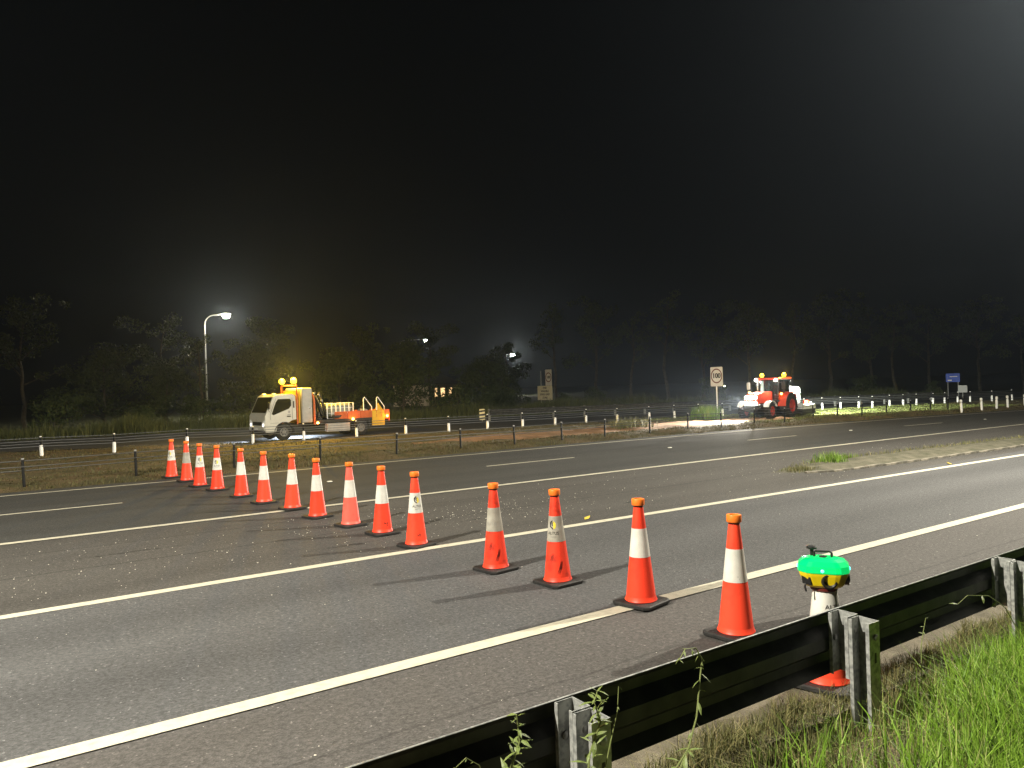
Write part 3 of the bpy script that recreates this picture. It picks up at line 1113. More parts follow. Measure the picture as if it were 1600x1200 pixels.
# local +y is the face of a sign
s1 = empty("speed_limit_sign", (35.0, 29.9, 0), R(90 - 2), "white speed limit sign reading 100 on a pale pole near the tractor", "road sign")
b = MB(); b.tube([(.05, 0, -.3), (.05, 0, 2.6)], .038, 10); b.build("pole", m_white, s1, True)
p = plate(s1, .94, 1.14, 2.32, m_signw)
ring(p, .43, .065, 2.36)
sign_text(p, "100", .42, 2.36, bold=.02)
s2 = empty("speed_limit_sign", (39.6, 52.9, 0), R(90), "distant 100 sign above a cream variable speed limit board", "road sign")
for xx in (-.62, .62):
    b = MB(); b.tube([(xx, 0, -.4), (xx, 0, 2.0 if xx < 0 else 3.4)], .045, 8); b.build("pole", m_galv, s2, True)
m_cream = mat("sign_cream", (.86, .82, .66), .5, col2=(.80, .76, .60), scale=3)
p = plate(s2, 2.15, 1.24, 1.45, m_cream, yc=.06)
for k, (t, sz) in enumerate((("END", .24), ("VARIABLE", .24), ("SPEED LIMIT", .24), ("ZONE", .24))):
    sign_text(p, t, sz, 1.88 - k * .285, yc=.0705, sx=1.1, bold=.008)
p = plate(s2, .92, 1.40, 2.78, m_signw, yc=.06, xc=-.58)
ring(p, .42, .075, 2.80, xc=-.58, yc=.0705)
sign_text(p, "100", .34, 2.80, xc=-.58, yc=.0705, bold=.012)
s3 = empty("information_sign", (71.1, 33.8, 0), R(90 + 25), "small blue road sign at the dark far end of the carriageway", "road sign")
for xx in (-.4, .4):
    b = MB(); b.tube([(xx, 0, -.4), (xx, 0, 2.0)], .04, 8); b.build("pole", m_galv, s3, True)
p = plate(s3, 1.1, .78, 1.68, m_blue)
b = MB(); b.box((.25, .0405, 1.45), (.32, .002, .10)); b.build("arrow_mark", m_signw, p)
b = MB(); b.box((-.05, .0405, 1.78), (.6, .002, .06)); b.build("lettering", m_signw, p)
s4 = empty("sign_board", (65.5, 30.4, -.3), R(90 + 25), "small grey sign board below the blue sign", "road sign")
b = MB(); b.tube([(0, 0, -.2), (0, 0, 1.3)], .035, 8); b.build("pole", m_galv, s4, True)
plate(s4, .66, .58, 1.08, m_signg)

# ------------------------------------------------------------------ vehicles: shared pieces
m_tyre = mat("tyre_rubber", (.016, .016, .016), .8, col2=(.030, .028, .024), scale=9, bump=.5, bscale=30)
m_rim = mat("grey_rim", (.24, .23, .21), .5, .5)
m_cab = mat("cab_white", (.62, .60, .52), .35, col2=(.54, .52, .45), scale=2.5, coat=.2)
m_glass = mat("dark_glass", (.008, .009, .008), .06, spec=.35)
m_chass = mat("chassis_black", (.02, .019, .018), .6)
m_orange = mat("tray_orange", (.62, .13, .025), .5, col2=(.42, .085, .02), scale=4)
m_yellow = mat("panel_yellow", (.72, .42, .02), .5, col2=(.60, .33, .02), scale=4)
m_box = mat("toolbox_grey", (.42, .40, .37), .45, .3, col2=(.34, .33, .30), scale=5)
m_headl = mat("head_lamp_lens", (.8, .8, .75), .2, emit=(1, .93, .75), es=.012)
m_headl2 = mat("dipped_head_lamp", (.9, .9, .85), .2, emit=(1, .95, .85), es=.15)
m_headon = mat("lit_head_lamp", (.9, .9, .85), .2, emit=(1, .95, .85), es=5.0)
m_amber = mat("amber_beacon_lit", (1, .6, .05), .3, emit=(1.0, .62, .014), es=.75)
m_amberl = mat("amber_marker_lit", (1, .4, .05), .3, emit=(1.0, .42, .07), es=1.2)
m_chrome = mat("bright_steel", (.62, .62, .60), .25, .9)


def wheel(parent, c, r_, w_, rim_m, side=1, lugs=0, rim_k=.56):
    """axis along y; side = +1 shows the dish toward +y"""
    rot = Matrix.Rotation(-PI / 2 * side, 3, 'X')
    b = MB()
    k = rim_k
    b.lathe([(r_ * k, -w_ / 2), (r_ * .86, -w_ / 2), (r_ * .96, -w_ * .42), (r_, -w_ * .25), (r_, w_ * .25), (r_ * .96, w_ * .42), (r_ * .86, w_ / 2), (r_ * k, w_ / 2)], 28, rot=rot, close=True)
    if lugs:
        for i in range(lugs):
            for s_ in (-1, 1):
                a = 2 * PI * (i + (.25 if s_ > 0 else -.25)) / lugs
                q = Matrix.Rotation(a, 3, 'Y')
                b.box(q @ Vector((0, s_ * w_ * .22, r_ * 1.0)), (.05, w_ * .42, .07), rot=q @ Matrix.Rotation(.5 * s_, 3, 'Z'))
    t = b.build("wheel", m_tyre, parent, True, loc=c)
    b = MB()
    b.lathe([(r_ * (k + .02), -w_ * .4), (r_ * (k + .02), w_ * .42), (r_ * (k - .04), w_ * .44), (r_ * (k - .10), w_ * .25), (r_ * .30, w_ * .20), (r_ * .24, w_ * .36), (r_ * .10, w_ * .40), (.01, w_ * .40)], 24, rot=rot)
    b.build("rim", rim_m, t, True)
    for i in range(6):
        a = 2 * PI * i / 6
        b = MB(); b.lathe([(.022, 0), (.022, .03), (.01, .034)], 6, rot=rot)
        b.build("wheel_nut", m_chass, t, loc=(math.cos(a) * r_ * .33, side * w_ * .22, math.sin(a) * r_ * .33))
    return t


def part(name, m_, parent, lo, hi, ch=0.0, smooth=False):
    b = MB()
    b.b2(lo, hi, ch)
    return b.build(name, m_, parent, smooth)


# ------------------------------------------------------------------ truck (x forward, +y the side we see)
tk = empty("work_truck", (9.66, 34.62, .004), PI + R(4), "white cab work truck with orange tray, loader crane and flashing amber beacon", "truck")
cabp = [(-.03, .42), (0.0, .62), (.0, 1.12), (-.10, 1.26), (-.46, 1.98), (-.62, 2.06), (-1.25, 2.07), (-1.38, 1.98), (-1.42, 1.2), (-1.42, .95), (-1.24, .90), (-1.12, .72), (-.62, .72), (-.52, .60), (-.50, .42)]
cabp = [(-.03, .40), (0.0, .60), (.0, 1.12), (-.06, 1.24), (-.40, 1.97), (-.54, 2.06), (-1.28, 2.07), (-1.40, 1.98), (-1.43, 1.2), (-1.43, .92), (-1.25, .90), (-1.08, .80), (-.70, .78), (-.54, .66), (-.48, .40)]
b = MB(); b.prism(cabp, -.98, .98, 'xz'); cab = b.build("cab", m_cab, tk)
# windscreen on the raked front
b = MB()
b.add([(-.085, -.86, 1.27), (-.085, .86, 1.27), (-.395, .80, 1.93), (-.395, -.80, 1.93)], [(0, 1, 2, 3)])
b.add([(-.075, -.88, 1.255), (-.075, .88, 1.255), (-.39, .82, 1.945), (-.39, -.82, 1.945)], [(0, 1, 2, 3)])
b = MB(); b.prism([(-.058, 1.27), (-.375, 1.945), (-.385, 1.94), (-.07, 1.265)], -.87, .87, 'xz'); b.build("windscreen", m_glass, cab)
for s_ in (-1, 1):
    y0, y1 = (.981, .990) if s_ > 0 else (-.990, -.981)
    b = MB(); b.prism([(-.30, 1.20), (-.50, 1.72), (-.60, 1.86), (-1.14, 1.86), (-1.20, 1.80), (-1.20, 1.55), (-1.10, 1.42), (-.40, 1.16)], y0, y1, 'xz')
    b.build("side_window", m_glass, cab)
    b = MB()
    for (a, c_) in (((-.24, .95), (-.24, 1.20)), ((-.24, 1.20), (-.50, 1.90)), ((-1.25, .95), (-1.25, 1.90)), ((-.24, .80), (-.62, .80))):
        b.tube([(a[0], y1, a[1]), (c_[0], y1, c_[1])], .006, 4)
    b.build("door_seam", m_chass, cab)
    part("door_handle", m_chass, cab, (-1.17, min(y0, y1 + .02 * s_), 1.05), (-1.0, max(y0, y1 + .02 * s_), 1.10), .008)
    # mirror arms
    b = MB(); b.tube([(-.28, s_ * .98, 1.72), (-.10, s_ * 1.16, 1.74), (-.10, s_ * 1.16, 1.36), (-.22, s_ * .98, 1.30)], .012, 6); mr_ = b.build("mirror", m_chass, tk)
    b = MB(); b.box((-.11, s_ * 1.17, 1.58), (.05, .16, .30), ch=.02); b.build("mirror_glass", m_chass, mr_)
    # head lamps
    b = MB(); b.prism([(.62, .64), (.92, .66), (.94, .92), (.84, .94), (.64, .78)] if s_ > 0 else [(-.62, .64), (-.92, .66), (-.94, .92), (-.84, .94), (-.64, .78)], -.01, .014, 'yz')
    b.build("head_lamp", m_headl, tk)
    b = MB(); b.lathe([(.075, 0), (.075, .02), (.04, .035), (.005, .036)], 14, rot=Matrix.Rotation(PI / 2, 3, 'Y')); b.build("head_lamp_bulb", m_headl2, tk, True, loc=(.012, s_ * .78, .72))
    # wheel arch and step
    part("cab_step", m_chass, tk, (-.50, s_ * .80 - .16, .30), (-.10, s_ * .80 + .16, .42), .02)
# small dark markings on the door and roof clearance lamps
b = MB(); b.prism([(-1.10, 1.20), (-1.16, 1.27), (-1.10, 1.34), (-1.04, 1.27)], .9905, .992, 'xz'); b.build("emblem", m_printf, cab)
b = MB(); b.prism([(-1.18, 1.13), (-1.02, 1.13), (-1.02, 1.17), (-1.18, 1.17)], .9905, .992, 'xz'); b.build("lettering", m_printf, cab)
part("vent", m_chass, cab, (-1.36, .9805, 1.45), (-1.29, .987, 1.75))
part("grille", m_chass, tk, (-.005, -.56, .70), (.012, .56, .86), .004)
part("bumper", m_cab, tk, (-.10, -.96, .47), (.06, .96, .63), .03)
part("lower_bumper", m_chass, tk, (-.10, -.92, .30), (.05, .92, .465), .03)
part("number_plate", m_signw, tk, (.062, -.20, .50), (.068, .20, .60))
b = MB(); b.tube([(.05, -.5, .60), (.10, -.5, .40), (.12, -.5, .26), (.12, .35, .24)], .025, 6); b.build("tow_bar", m_chrome, tk, True)
for yy in (-.6, .6):
    part("roof_marker", m_signw, tk, (-.62, yy - .10, 2.06), (-.46, yy + .10, 2.12), .02)
b = MB(); b.tube([(-.09, -.5, 1.25), (-.24, .1, 1.58)], .008, 5); b.build("wiper", m_chass, tk)
# chassis
for yy in (-.38, .38):
    part("chassis_rail", m_chass, tk, (-6.1, yy - .05, .55), (-.6, yy + .05, .72))
for sx_ in (-.87, -4.66):
    for s_ in (-1, 1):
        if sx_ < -2:
            wheel(tk, (sx_, s_ * .62, .37), .37, .2, m_rim, s_)
        wheel(tk, (sx_, s_ * .85, .37), .37, .21, m_rim, s_)
    b = MB(); b.tube([(sx_, -.8, .37), (sx_, .8, .37)], .06, 8); b.build("axle", m_chass, tk, True)
b = MB()
for k in range(9):
    a, c_ = PI * (k / 9) * 1.1 - .15, PI * ((k + 1) / 9) * 1.1 - .15
    q = lambda t, r_: (-.87 + r_ * math.cos(t), .37 + r_ * math.sin(t))
    b.prism([q(a, .43), q(a, .47), q(c_, .47), q(c_, .43)], .60, .985, 'xz')
b.build("wheel_arch", m_chass, tk)
# rack and beacons behind the cab
b = MB()
for yy in (-.9, .9):
    b.tube([(-1.52, yy, .7), (-1.52, yy, 2.48)], .035, 8)
b.tube([(-1.52, -.92, 2.45), (-1.52, .92, 2.45)], .035, 8)
b.tube([(-1.52, -.92, 2.2), (-1.52, .92, 2.2)], .025, 8)
rk = b.build("rack", m_orange, tk, True)
part("headboard", m_yellow, tk, (-1.66, -.92, .74), (-1.60, .92, 2.2), .01)
for yy in (-.78, .62):
    b = MB(); b.lathe([(.06, 0), (.09, .01), (.09, .05), (.05, .055)], 14); bc = b.build("beacon", m_chass, tk, True, loc=(-1.50, yy, 2.49))
    b = MB(); b.lathe([(.07, .055), (.11, .09), (.135, .15), (.13, .21), (.095, .27), (.05, .30), (.005, .31)], 14); b.build("beacon_lens", m_amber, bc, True)
light('POINT', "beacon_light", tk, (-1.50, .62, 2.98), 150, (1.0, .60, .05), .12)
light('POINT', "beacon_light", tk, (-1.50, -.78, 2.98), 30, (1.0, .66, .10), .12)
tb = part("tool_locker", m_box, tk, (-2.22, -.95, .74), (-1.72, .97, 2.33), .03)
b = MB(); b.lathe([(.05, 0), (.05, .015), (.02, .02)], 10, rot=Matrix.Rotation(-PI / 2, 3, 'X')); b.build("lock", m_chrome, tb, True, loc=(-2.08, .972, 1.42))
part("door_panel", m_box, tb, (-2.17, .972, .80), (-1.77, .982, 2.26), .004)
# curved orange stanchions
for yy in (-.85, .85):
    b = MB(); b.tube([(-2.36, yy, .62), (-2.36, yy, 1.7), (-2.33, yy, 1.92), (-2.24, yy, 2.08)], .05, 8); b.build("stanchion", m_orange, tk, True)
# loader crane
cr = part("crane_base", m_chass, tk, (-2.95, -.4, .74), (-2.45, .4, 1.02), .04)
b = MB(); b.lathe([(.17, 1.02), (.15, 1.2), (.15, 1.45)], 14, c=(-2.70, 0, 0)); b.build("crane_column", m_chass, cr, True)
b = MB(); b.tube([(-3.05, .25, 1.0), (-2.58, .25, 2.05)], [.09, .07], 6); b.build("crane_boom", m_chass, cr)
b = MB(); b.tube([(-3.20, .33, .95), (-2.84, .33, 2.12)], [.075, .05], 6); b.build("crane_boom", m_chass, cr)
for (a, c_) in (((-2.98, .38, 1.25), (-2.66, .38, 1.95)), ((-2.72, .18, 1.1), (-2.62, .2, 1.8))):
    b = MB(); b.tube([a, c_], .028, 6); b.build("hydraulic_ram", m_chrome, cr, True)
for q in ((-2.60, .30, 2.07), (-2.80, .36, 2.0), (-2.92, .40, 1.72)):
    b = MB(); b.lathe([(.02, -.04), (.05, -.03), (.05, .03), (.02, .04)], 8, rot=Matrix.Rotation(PI / 2, 3, 'X')); b.build("crane_pin", m_chrome, cr, loc=q)
b = MB(); b.lathe([(.12, .74), (.16, .80), (.16, .92), (.06, .98), (.05, 1.2)], 12, c=(-2.62, .72, 0)); b.build("control_valve", m_chass, cr, True)
# tray
part("tray_floor", m_chass, tk, (-6.15, -.98, .76), (-2.40, .98, .82))
part("tray_rail", m_chass, tk, (-6.15, .90, .70), (-2.40, .985, .758))
for k in range(4):
    x0 = -3.30 - k * .66
    for s_ in (-1, 1):
        b = MB(); b.b2((x0 - .65, s_ * .965 - .02, .83), (x0 - .01, s_ * .965 + .02, 1.17), ch=.006)
        sd = b.build("dropside", m_orange, tk)
        b = MB()
        for q in (.2, .45):
            b.b2((x0 - q - .015, s_ * .99 - .006, .84), (x0 - q + .015, s_ * .99 + .006, 1.16))
        b.build("stiffener", m_orange, sd)
part("tail_gate", m_orange, tk, (-6.20, -.98, .60), (-6.14, .98, 1.18), .01)
part("corner_panel", m_orange, tk, (-6.14, .945, .70), (-5.95, .985, 1.18), .008)
# rear platform guard in yellow
yp = part("rear_guard", m_yellow, tk, (-5.92, .93, .42), (-5.24, .995, 1.16), .012)
for z_ in (.56, .66, .98):
    part("guard_rib", m_yellow, yp, (-5.85, .996, z_), (-5.32, 1.01, z_ + .045), .004)
b = MB(); b.prism([(-5.88, 1.16), (-5.40, 1.16), (-5.62, 1.50)], .90, .93, 'xz'); b.build("gusset", m_yellow, tk)
for (x0, x1) in ((-5.24, -4.86), (-5.92, -5.56)):
    b = MB(); b.tube([(x0, .96, 1.12), (x0, .96, 1.34), (x1 - .05, .96, 1.76), (x1, .96, 1.80), (x1 + .05, .96, 1.76), (x1 + .05, .96, 1.12)], .022, 8)
    b.build("grab_rail", m_signw, tk, True)
part("underbody_box", m_box, tk, (-4.08, .70, .25), (-2.92, .97, .66), .02)
part("mud_flap", m_chass, tk, (-5.12, .70, .28), (-5.09, .97, .74))
for (q, r_) in (((-2.44, 1.0, .70), .06), ((-4.22, 1.0, .80), .06), ((-6.05, 1.0, .86), .055), ((-6.215, .80, .86), .05)):
    b = MB(); b.lathe([(r_, 0), (r_, .02), (r_ * .5, .035), (.004, .036)], 12, rot=Matrix.Rotation(-PI / 2, 3, 'X')); b.build("marker_lamp", m_amberl, tk, True, loc=q)
    light('POINT', "marker_light", tk, (q[0], q[1] + .12, q[2]), .6, (1.0, .35, .05), .03)
# under-tray work lamp lighting the road on the far side
b = MB(); b.box((0, 0, 0), (.16, .10, .10), ch=.02); wk = b.build("work_lamp", m_chass, tk, loc=(-2.2, -1.02, .95))
b = MB(); b.box((0, -.03, -.055), (.13, .07, .01)); b.build("lens", m_headon, wk)
light('SPOT', "work_light", tk, (-2.2, -1.05, .86), 130, (.80, .92, 1.0), .06, (.02, .1, -1), 150, .5)
light('SPOT', "head_light", tk, (.12, 0, .55), 45, (.85, .93, 1.0), .1, (1, 0, -.28), 100, .6)

# loads standing on the tray
m_ibc = mat("tank_plastic", (.16, .17, .12), .35, col2=(.30, .32, .28), scale=3)
wt = empty("water_tank", (9.66 + 3.78 * math.cos(R(4)), 34.62 + 3.78 * math.sin(R(4)), .826), PI + R(4), "pale plastic tank in a steel cage on the truck tray", "tank")
b = MB(); b.b2((-.68, -.5, .07), (.62, .5, .72), ch=.09); b.build("tank", m_ibc, wt, True)
b = MB()
for xx in np.linspace(-.70, .64, 7):
    b.tube([(xx, .515, .03), (xx, .515, .74)], .030, 6)
    b.tube([(xx, -.515, .03), (xx, -.515, .74)], .012, 5)
for z_ in (.04, .28, .52, .74):
    b.tube([(-.70, .525, z_), (.64, .525, z_), (.645, -.525, z_), (-.705, -.525, z_), (-.70, .525, z_)], .013, 5)
b.build("cage", m_signw, wt, True)
part("pallet", m_chass, wt, (-.72, -.53, .0), (.66, .53, .065))
b = MB(); b.lathe([(.11, .72), (.11, .75), (.05, .77)], 14); b.build("lid", m_chass, wt, True)
gp = empty("pump_engine", (9.66 + 5.15 * math.cos(R(4)), 34.62 + 5.15 * math.sin(R(4)) - .2, .826), PI + R(4), "small grey pump engine between tank and yellow rear guard", "pump")
part("engine", m_box, gp, (-.2, -.2, .06), (.2, .2, .42), .05)
part("frame", m_chass, gp, (-.28, -.25, .0), (.28, .25, .05), .01)
b = MB(); b.lathe([(.09, .42), (.11, .46), (.10, .55), (.03, .58)], 12); b.build("air_filter", m_chass, gp, True)
hs = MB()
pts = []
for k in range(40):
    a = k * .55
    pts.append((.20 * math.cos(a) + .01 * k / 4, .16 * math.sin(a), .03 + .0028 * k))
hs.tube(pts, .028, 6)
ho = hs.build("hose_coil", m_blackp, None, True, loc=(9.66 + 3.1 * math.cos(R(4)) + .30, 34.62 - .72, 1.165 - .30))
tag(ho, "black hose coiled along the orange dropside", "hose")

# ------------------------------------------------------------------ tractor (x forward, +y the side we see)
m_tred = mat("tractor_orange_red", (.62, .055, .022), .35, col2=(.52, .045, .02), scale=3, coat=.3)
m_rred = mat("wheel_red", (.40, .03, .02), .5, col2=(.28, .025, .016), scale=5)
m_pale = mat("implement_white", (.70, .72, .70), .45, col2=(.58, .60, .58), scale=4)
TZ = .02
tr = empty("tractor", (34.42, 25.51, TZ), PI + R(10), "red cabbed tractor with lit lamps and amber beacons working in the median", "tractor")
for s_ in (-1, 1):
    wheel(tr, (0, s_ * .78, .64), .64, .40, m_rred, s_, lugs=18, rim_k=.58)
    wheel(tr, (1.98, s_ * .72, .44), .44, .27, m_rred, s_, lugs=16, rim_k=.58)
b = MB(); b.tube([(0, -.7, .64), (0, .7, .64)], .11, 8); b.build("rear_axle", m_chass, tr, True)
b = MB(); b.tube([(1.98, -.65, .44), (1.98, .65, .44)], .07, 8); b.build("front_axle", m_chass, tr, True)
part("gearbox", m_chass, tr, (-.35, -.24, .45), (1.0, .24, .95), .05)
part("engine_block", m_chass, tr, (1.0, -.26, .50), (2.45, .26, .95), .04)
hood = [(.95, .88), (.95, 1.40), (1.15, 1.42), (1.9, 1.38), (2.40, 1.30), (2.58, 1.18), (2.62, .90), (2.50, .84), (1.3, .84)]
b = MB(); b.prism(hood, -.34, .34, 'xz'); hd = b.build("bonnet", m_tred, tr)
b = MB(); b.prism([(1.05, 1.0), (1.05, 1.20), (2.2, 1.14), (2.3, 1.0)], .341, .346, 'xz'); b.build("side_grille", m_tred, hd)
part("front_grille", m_chass, hd, (2.60, -.30, .92), (2.632, .30, 1.02), .004)
part("front_weight", m_chass, tr, (2.50, -.32, .44), (2.85, .32, .72), .03)
part("front_frame", m_pale, tr, (2.45, -.42, .73), (2.70, .42, .79), .01)
b = MB(); b.tube([(2.72, -.60, .72), (2.80, -.50, .60), (2.80, .50, .60), (2.72, .60, .72)], .025, 6); b.build("front_guard", m_chrome, tr, True)
for (yy, z_, r_) in ((-.24, 1.14, .085), (.24, 1.14, .085), (-.08, 1.16, .06), (.08, 1.16, .06), (-.26, .86, .085), (.0, .85, .085), (.26, .86, .085)):
    b = MB(); b.lathe([(r_, -.05), (r_, .02), (r_ * .6, .035), (.004, .04)], 14, rot=Matrix.Rotation(PI / 2, 3, 'Y')); b.build("head_lamp", m_headon, tr, True, loc=(2.63, yy, z_))
for yy in (-.32, .32):
    light('SPOT', "head_light", tr, (2.74, yy, 1.05), 600, (1.0, .93, .80), .08, (1, yy * .25 - .14, -.13), 70, .95)
# mudguards over the front wheels
for s_ in (-1, 1):
    b = MB()
    for k in range(8):
        a, c_ = R(25 + 130 * k / 8), R(25 + 130 * (k + 1) / 8)
        q = lambda t, r_: (1.98 + r_ * math.cos(t), .44 + r_ * math.sin(t))
        y0, y1 = (.58, .88) if s_ > 0 else (-.88, -.58)
        b.prism([q(a, .50), q(a, .525), q(c_, .525), q(c_, .50)], y0, y1, 'xz')
    b.build("front_fender", m_pale, tr, True)
    b = MB()
    for k in range(10):
        a, c_ = R(0 + 150 * k / 10), R(0 + 150 * (k + 1) / 10)
        q = lambda t, r_: (r_ * math.cos(t), .64 + r_ * math.sin(t))
        y0, y1 = (.52, .94) if s_ > 0 else (-.94, -.52)
        b.prism([q(a, .70), q(a, .74), q(c_, .74), q(c_, .70)], y0, y1, 'xz')
    b.build("rear_fender", m_tred, tr, True)
# cab
b = MB()
for (x0, x1, yy) in ((.92, .70, -.62), (.92, .70, .62), (-.42, -.38, -.62), (-.42, -.38, .62), (.25, .22, .64), (.25, .22, -.64)):
    b.tube([(x0, yy, .95), (x1, yy * .95, 2.02)], .035, 6)
b.build("cab_pillars", m_chass, tr, True)
part("cab_roof", m_tred, tr, (-.62, -.70, 2.02), (.92, .70, 2.14), .05)
part("cab_floor", m_chass, tr, (-.45, -.6, .86), (.95, .6, .96), .02)
m_cglass = mat("cab_glass", (.25, .3, .3), .02, trans=.92, spec=.5)
b = MB(); b.add([(.93, -.60, .98), (.93, .60, .98), (.72, .57, 2.0), (.72, -.57, 2.0)], [(0, 1, 2, 3)])
b.add([(.935, -.60, .98), (.935, .60, .98), (.725, .57, 2.0), (.725, -.57, 2.0)], [(3, 2, 1, 0)]); b.build("windscreen", m_cglass, tr)
for s_ in (-1, 1):
    b = MB(); b.prism([(-.36, 1.15), (-.34, 1.98), (.68, 1.98), (.88, 1.0), (.30, 1.0)], s_ * .615, s_ * .62, 'xz'); b.build("side_window", m_cglass, tr)
st = part("seat", m_blackp, tr, (-.25, -.25, .96), (.2, .25, 1.2), .05)
part("backrest", m_blackp, tr, (-.33, -.25, 1.2), (-.22, .25, 1.75), .04)
b = MB(); b.lathe([(.19, -.012), (.21, 0), (.19, .012), (.17, 0)], 18, close=True, rot=Matrix.Rotation(-.5, 3, 'Y'), c=(.55, 0, 1.4)); b.tube([(.9, 0, 1.1), (.55, 0, 1.4)], .02, 6); b.build("steering_wheel", m_blackp, tr, True)
b = MB(); b.tube([(1.05, -.42, 1.3), (1.05, -.42, 2.0), (1.0, -.44, 2.14)], .045, 10); b.build("exhaust_stack", m_chrome, tr, True)
for (s_, m_) in ((-1, m_pale), (1, m_chass)):
    b = MB(); b.tube([(.85, s_ * .62, 1.85), (.98, s_ * .98, 1.9), (.98, s_ * .98, 1.55)], .016, 6); ma_ = b.build("mirror", m_chass, tr)
    b = MB(); b.box((.99, s_ * .98, 1.72), (.06, .2, .38), ch=.025); b.build("mirror_shell", m_, ma_)
m_hiv = mat("pale_teal_panel", (.35, .62, .60), .5)
b = MB(); b.prism([(.98, 1.42), (1.30, 1.44), (1.16, 1.95), (1.04, 1.98)], -.16, -.10, 'xz'); b.build("front_shield", m_hiv, tr)
for (q, r_) in (((.80, -.55, 2.06), .07), ((.80, .55, 2.04), .07)):
    b = MB(); b.lathe([(r_, 0), (r_, .05), (r_ * .5, .07)], 12, rot=Matrix.Rotation(PI / 2, 3, 'Y')); b.build("roof_lamp", m_headon, tr, True, loc=(.94, q[1], q[2] - .03))
    light('SPOT', "roof_light", tr, (1.03, q[1], q[2] - .03), 32, (1.0, .96, .86), .06, (1, 0, -.55), 140, .6)
for (x_, yy) in ((.30, -.55), (-.05, .52)):
    b = MB(); b.lathe([(.07, 0), (.07, .03), (.05, .035)], 12); bc = b.build("beacon", m_chass, tr, True, loc=(x_, yy, 2.14))
    b = MB(); b.lathe([(.05, .035), (.085, .06), (.105, .11), (.10, .16), (.07, .20), (.03, .225), (.004, .23)], 12); b.build("beacon_lens", m_amber, bc, True)
light('POINT', "beacon_light", tr, (-.05, .52, 2.5), 24, (1.0, .62, .05), .1)
light('POINT', "beacon_light", tr, (.30, -.55, 2.5), 10, (1.0, .66, .08), .1)
for (q, r_) in (((.70, .72, 1.28), .06), ((2.35, -.20, 1.40), .05)):
    b = MB(); b.lathe([(r_, 0), (r_, .03), (r_ * .5, .045)], 12, rot=Matrix.Rotation(PI / 2, 3, 'Y')); b.build("indicator_lamp", m_amberl, tr, True, loc=q)
b = MB(); b.tube([(.35, .66, .98), (.35, .78, .80), (.35, .78, .48)], .02, 6); b.tube([(.60, .66, .98), (.60, .78, .80), (.60, .78, .48)], .02, 6); b.tube([(.35, .78, .50), (.60, .78, .50)], .025, 6); b.tube([(.35, .78, .75), (.60, .78, .75)], .025, 6); b.build("step", m_chass, tr)
# rear work lamps
for yy in (-.5, .5):
    b = MB(); b.box((-.66, yy, 1.98), (.10, .16, .12), ch=.02); wl_ = b.build("work_lamp", m_chass, tr)
    b = MB(); b.box((-.715, yy, 1.975), (.012, .13, .09)); b.build("lens", m_headon, wl_)
    light('SPOT', "work_light", tr, (-.76, yy, 1.96), 900, (.95, 1.0, .86), .07, (-1, yy * .3 - .05, -.52), 70, .8)
b = MB()
for yy in (-.38, .38):
    b.tube([(-.3, yy, .55), (-1.05, yy, .48)], .035, 6)
b.tube([(-.3, 0, .95), (-1.05, 0, .92)], .03, 6)
b.build("linkage", m_chass, tr, True)

im = empty("slasher_mower", (34.42 + 1.12 * math.cos(R(10)), 25.51 + 1.12 * math.sin(R(10)), TZ), PI + R(10), "white topped slasher mower hitched behind the red tractor", "mower")
dk = [(-.15, .40), (-.15, .66), (-.9, .58), (-1.75, .64), (-1.85, .56), (-1.85, .40), (-1.0, .30)]
b = MB(); b.prism(dk, -.88, .88, 'xz'); b.build("deck", m_pale, im)
part("skirt", m_chass, im, (-1.84, -.885, .14), (-.16, .885, .395), .02)
for s_ in (-1, 1):
    b = MB(); b.tube([(-.1, s_ * .84, .10), (-.9, s_ * .84, .06), (-1.8, s_ * .84, .10)], .04, 6); b.build("skid", m_chass, im, True)
    b = MB(); b.tube([(-1.75, s_ * .5, .62), (-2.25, s_ * .45, .70), (-2.40, s_ * .45, .52)], .035, 6); b.build("wheel_arm", m_pale, im, True)
    b = MB(); b.lathe([(.08, -.06), (.18, -.055), (.20, -.03), (.20, .03), (.18, .055), (.08, .06)], 16, rot=Matrix.Rotation(PI / 2, 3, 'X'), c=(-2.40, s_ * .45, .22)); b.build("tail_wheel", m_tyre, im, True)
part("gearbox", m_tred, im, (-1.42, -.18, .60), (-1.10, .18, .86), .04)
part("gearbox", m_tred, im, (-1.72, .30, .64), (-1.50, .62, .82), .03)
b = MB(); b.tube([(-1.26, 0, .84), (-1.9, .1, .80)], .03, 6); b.build("drive_shaft", m_chrome, im, True)
b = MB(); b.tube([(-.1, -.35, .55), (-.05, 0, 1.0), (-.1, .35, .55)], .035, 6); b.tube([(-.05, 0, 1.0), (-1.2, 0, .66)], .025, 6); b.build("hitch_frame", m_tred, im, True)
wtk = empty("spray_tank", (34.42 + 1.74 * math.cos(R(10)), 25.51 + 1.74 * math.sin(R(10)), TZ + .64), PI + R(10), "brightly lit white tank standing on the mower deck behind the tractor", "tank")
b = MB(); b.b2((-.42, -.44, .02), (.46, .44, .96), ch=.08); b.build("tank", m_pale, wtk, True)
b = MB(); b.lathe([(.13, .96), (.13, 1.0), (.05, 1.02)], 14); b.build("lid", m_chass, wtk, True)
b = MB()
for z_ in (.25, .6):
    b.b2((-.43, -.45, z_), (.47, .45, z_ + .03))
b.build("strap", m_hiv, wtk)

# ------------------------------------------------------------------ trees
m_bark = mat("gum_bark", (.12, .105, .08), .85, col2=(.06, .05, .036), scale=4, bump=.5, bscale=20)
m_leaf = mat("gum_leaf", (.05, .08, .02), .6, tint=[(.022, .036, .010), (.045, .070, .018), (.075, .105, .028), (.10, .13, .04)])


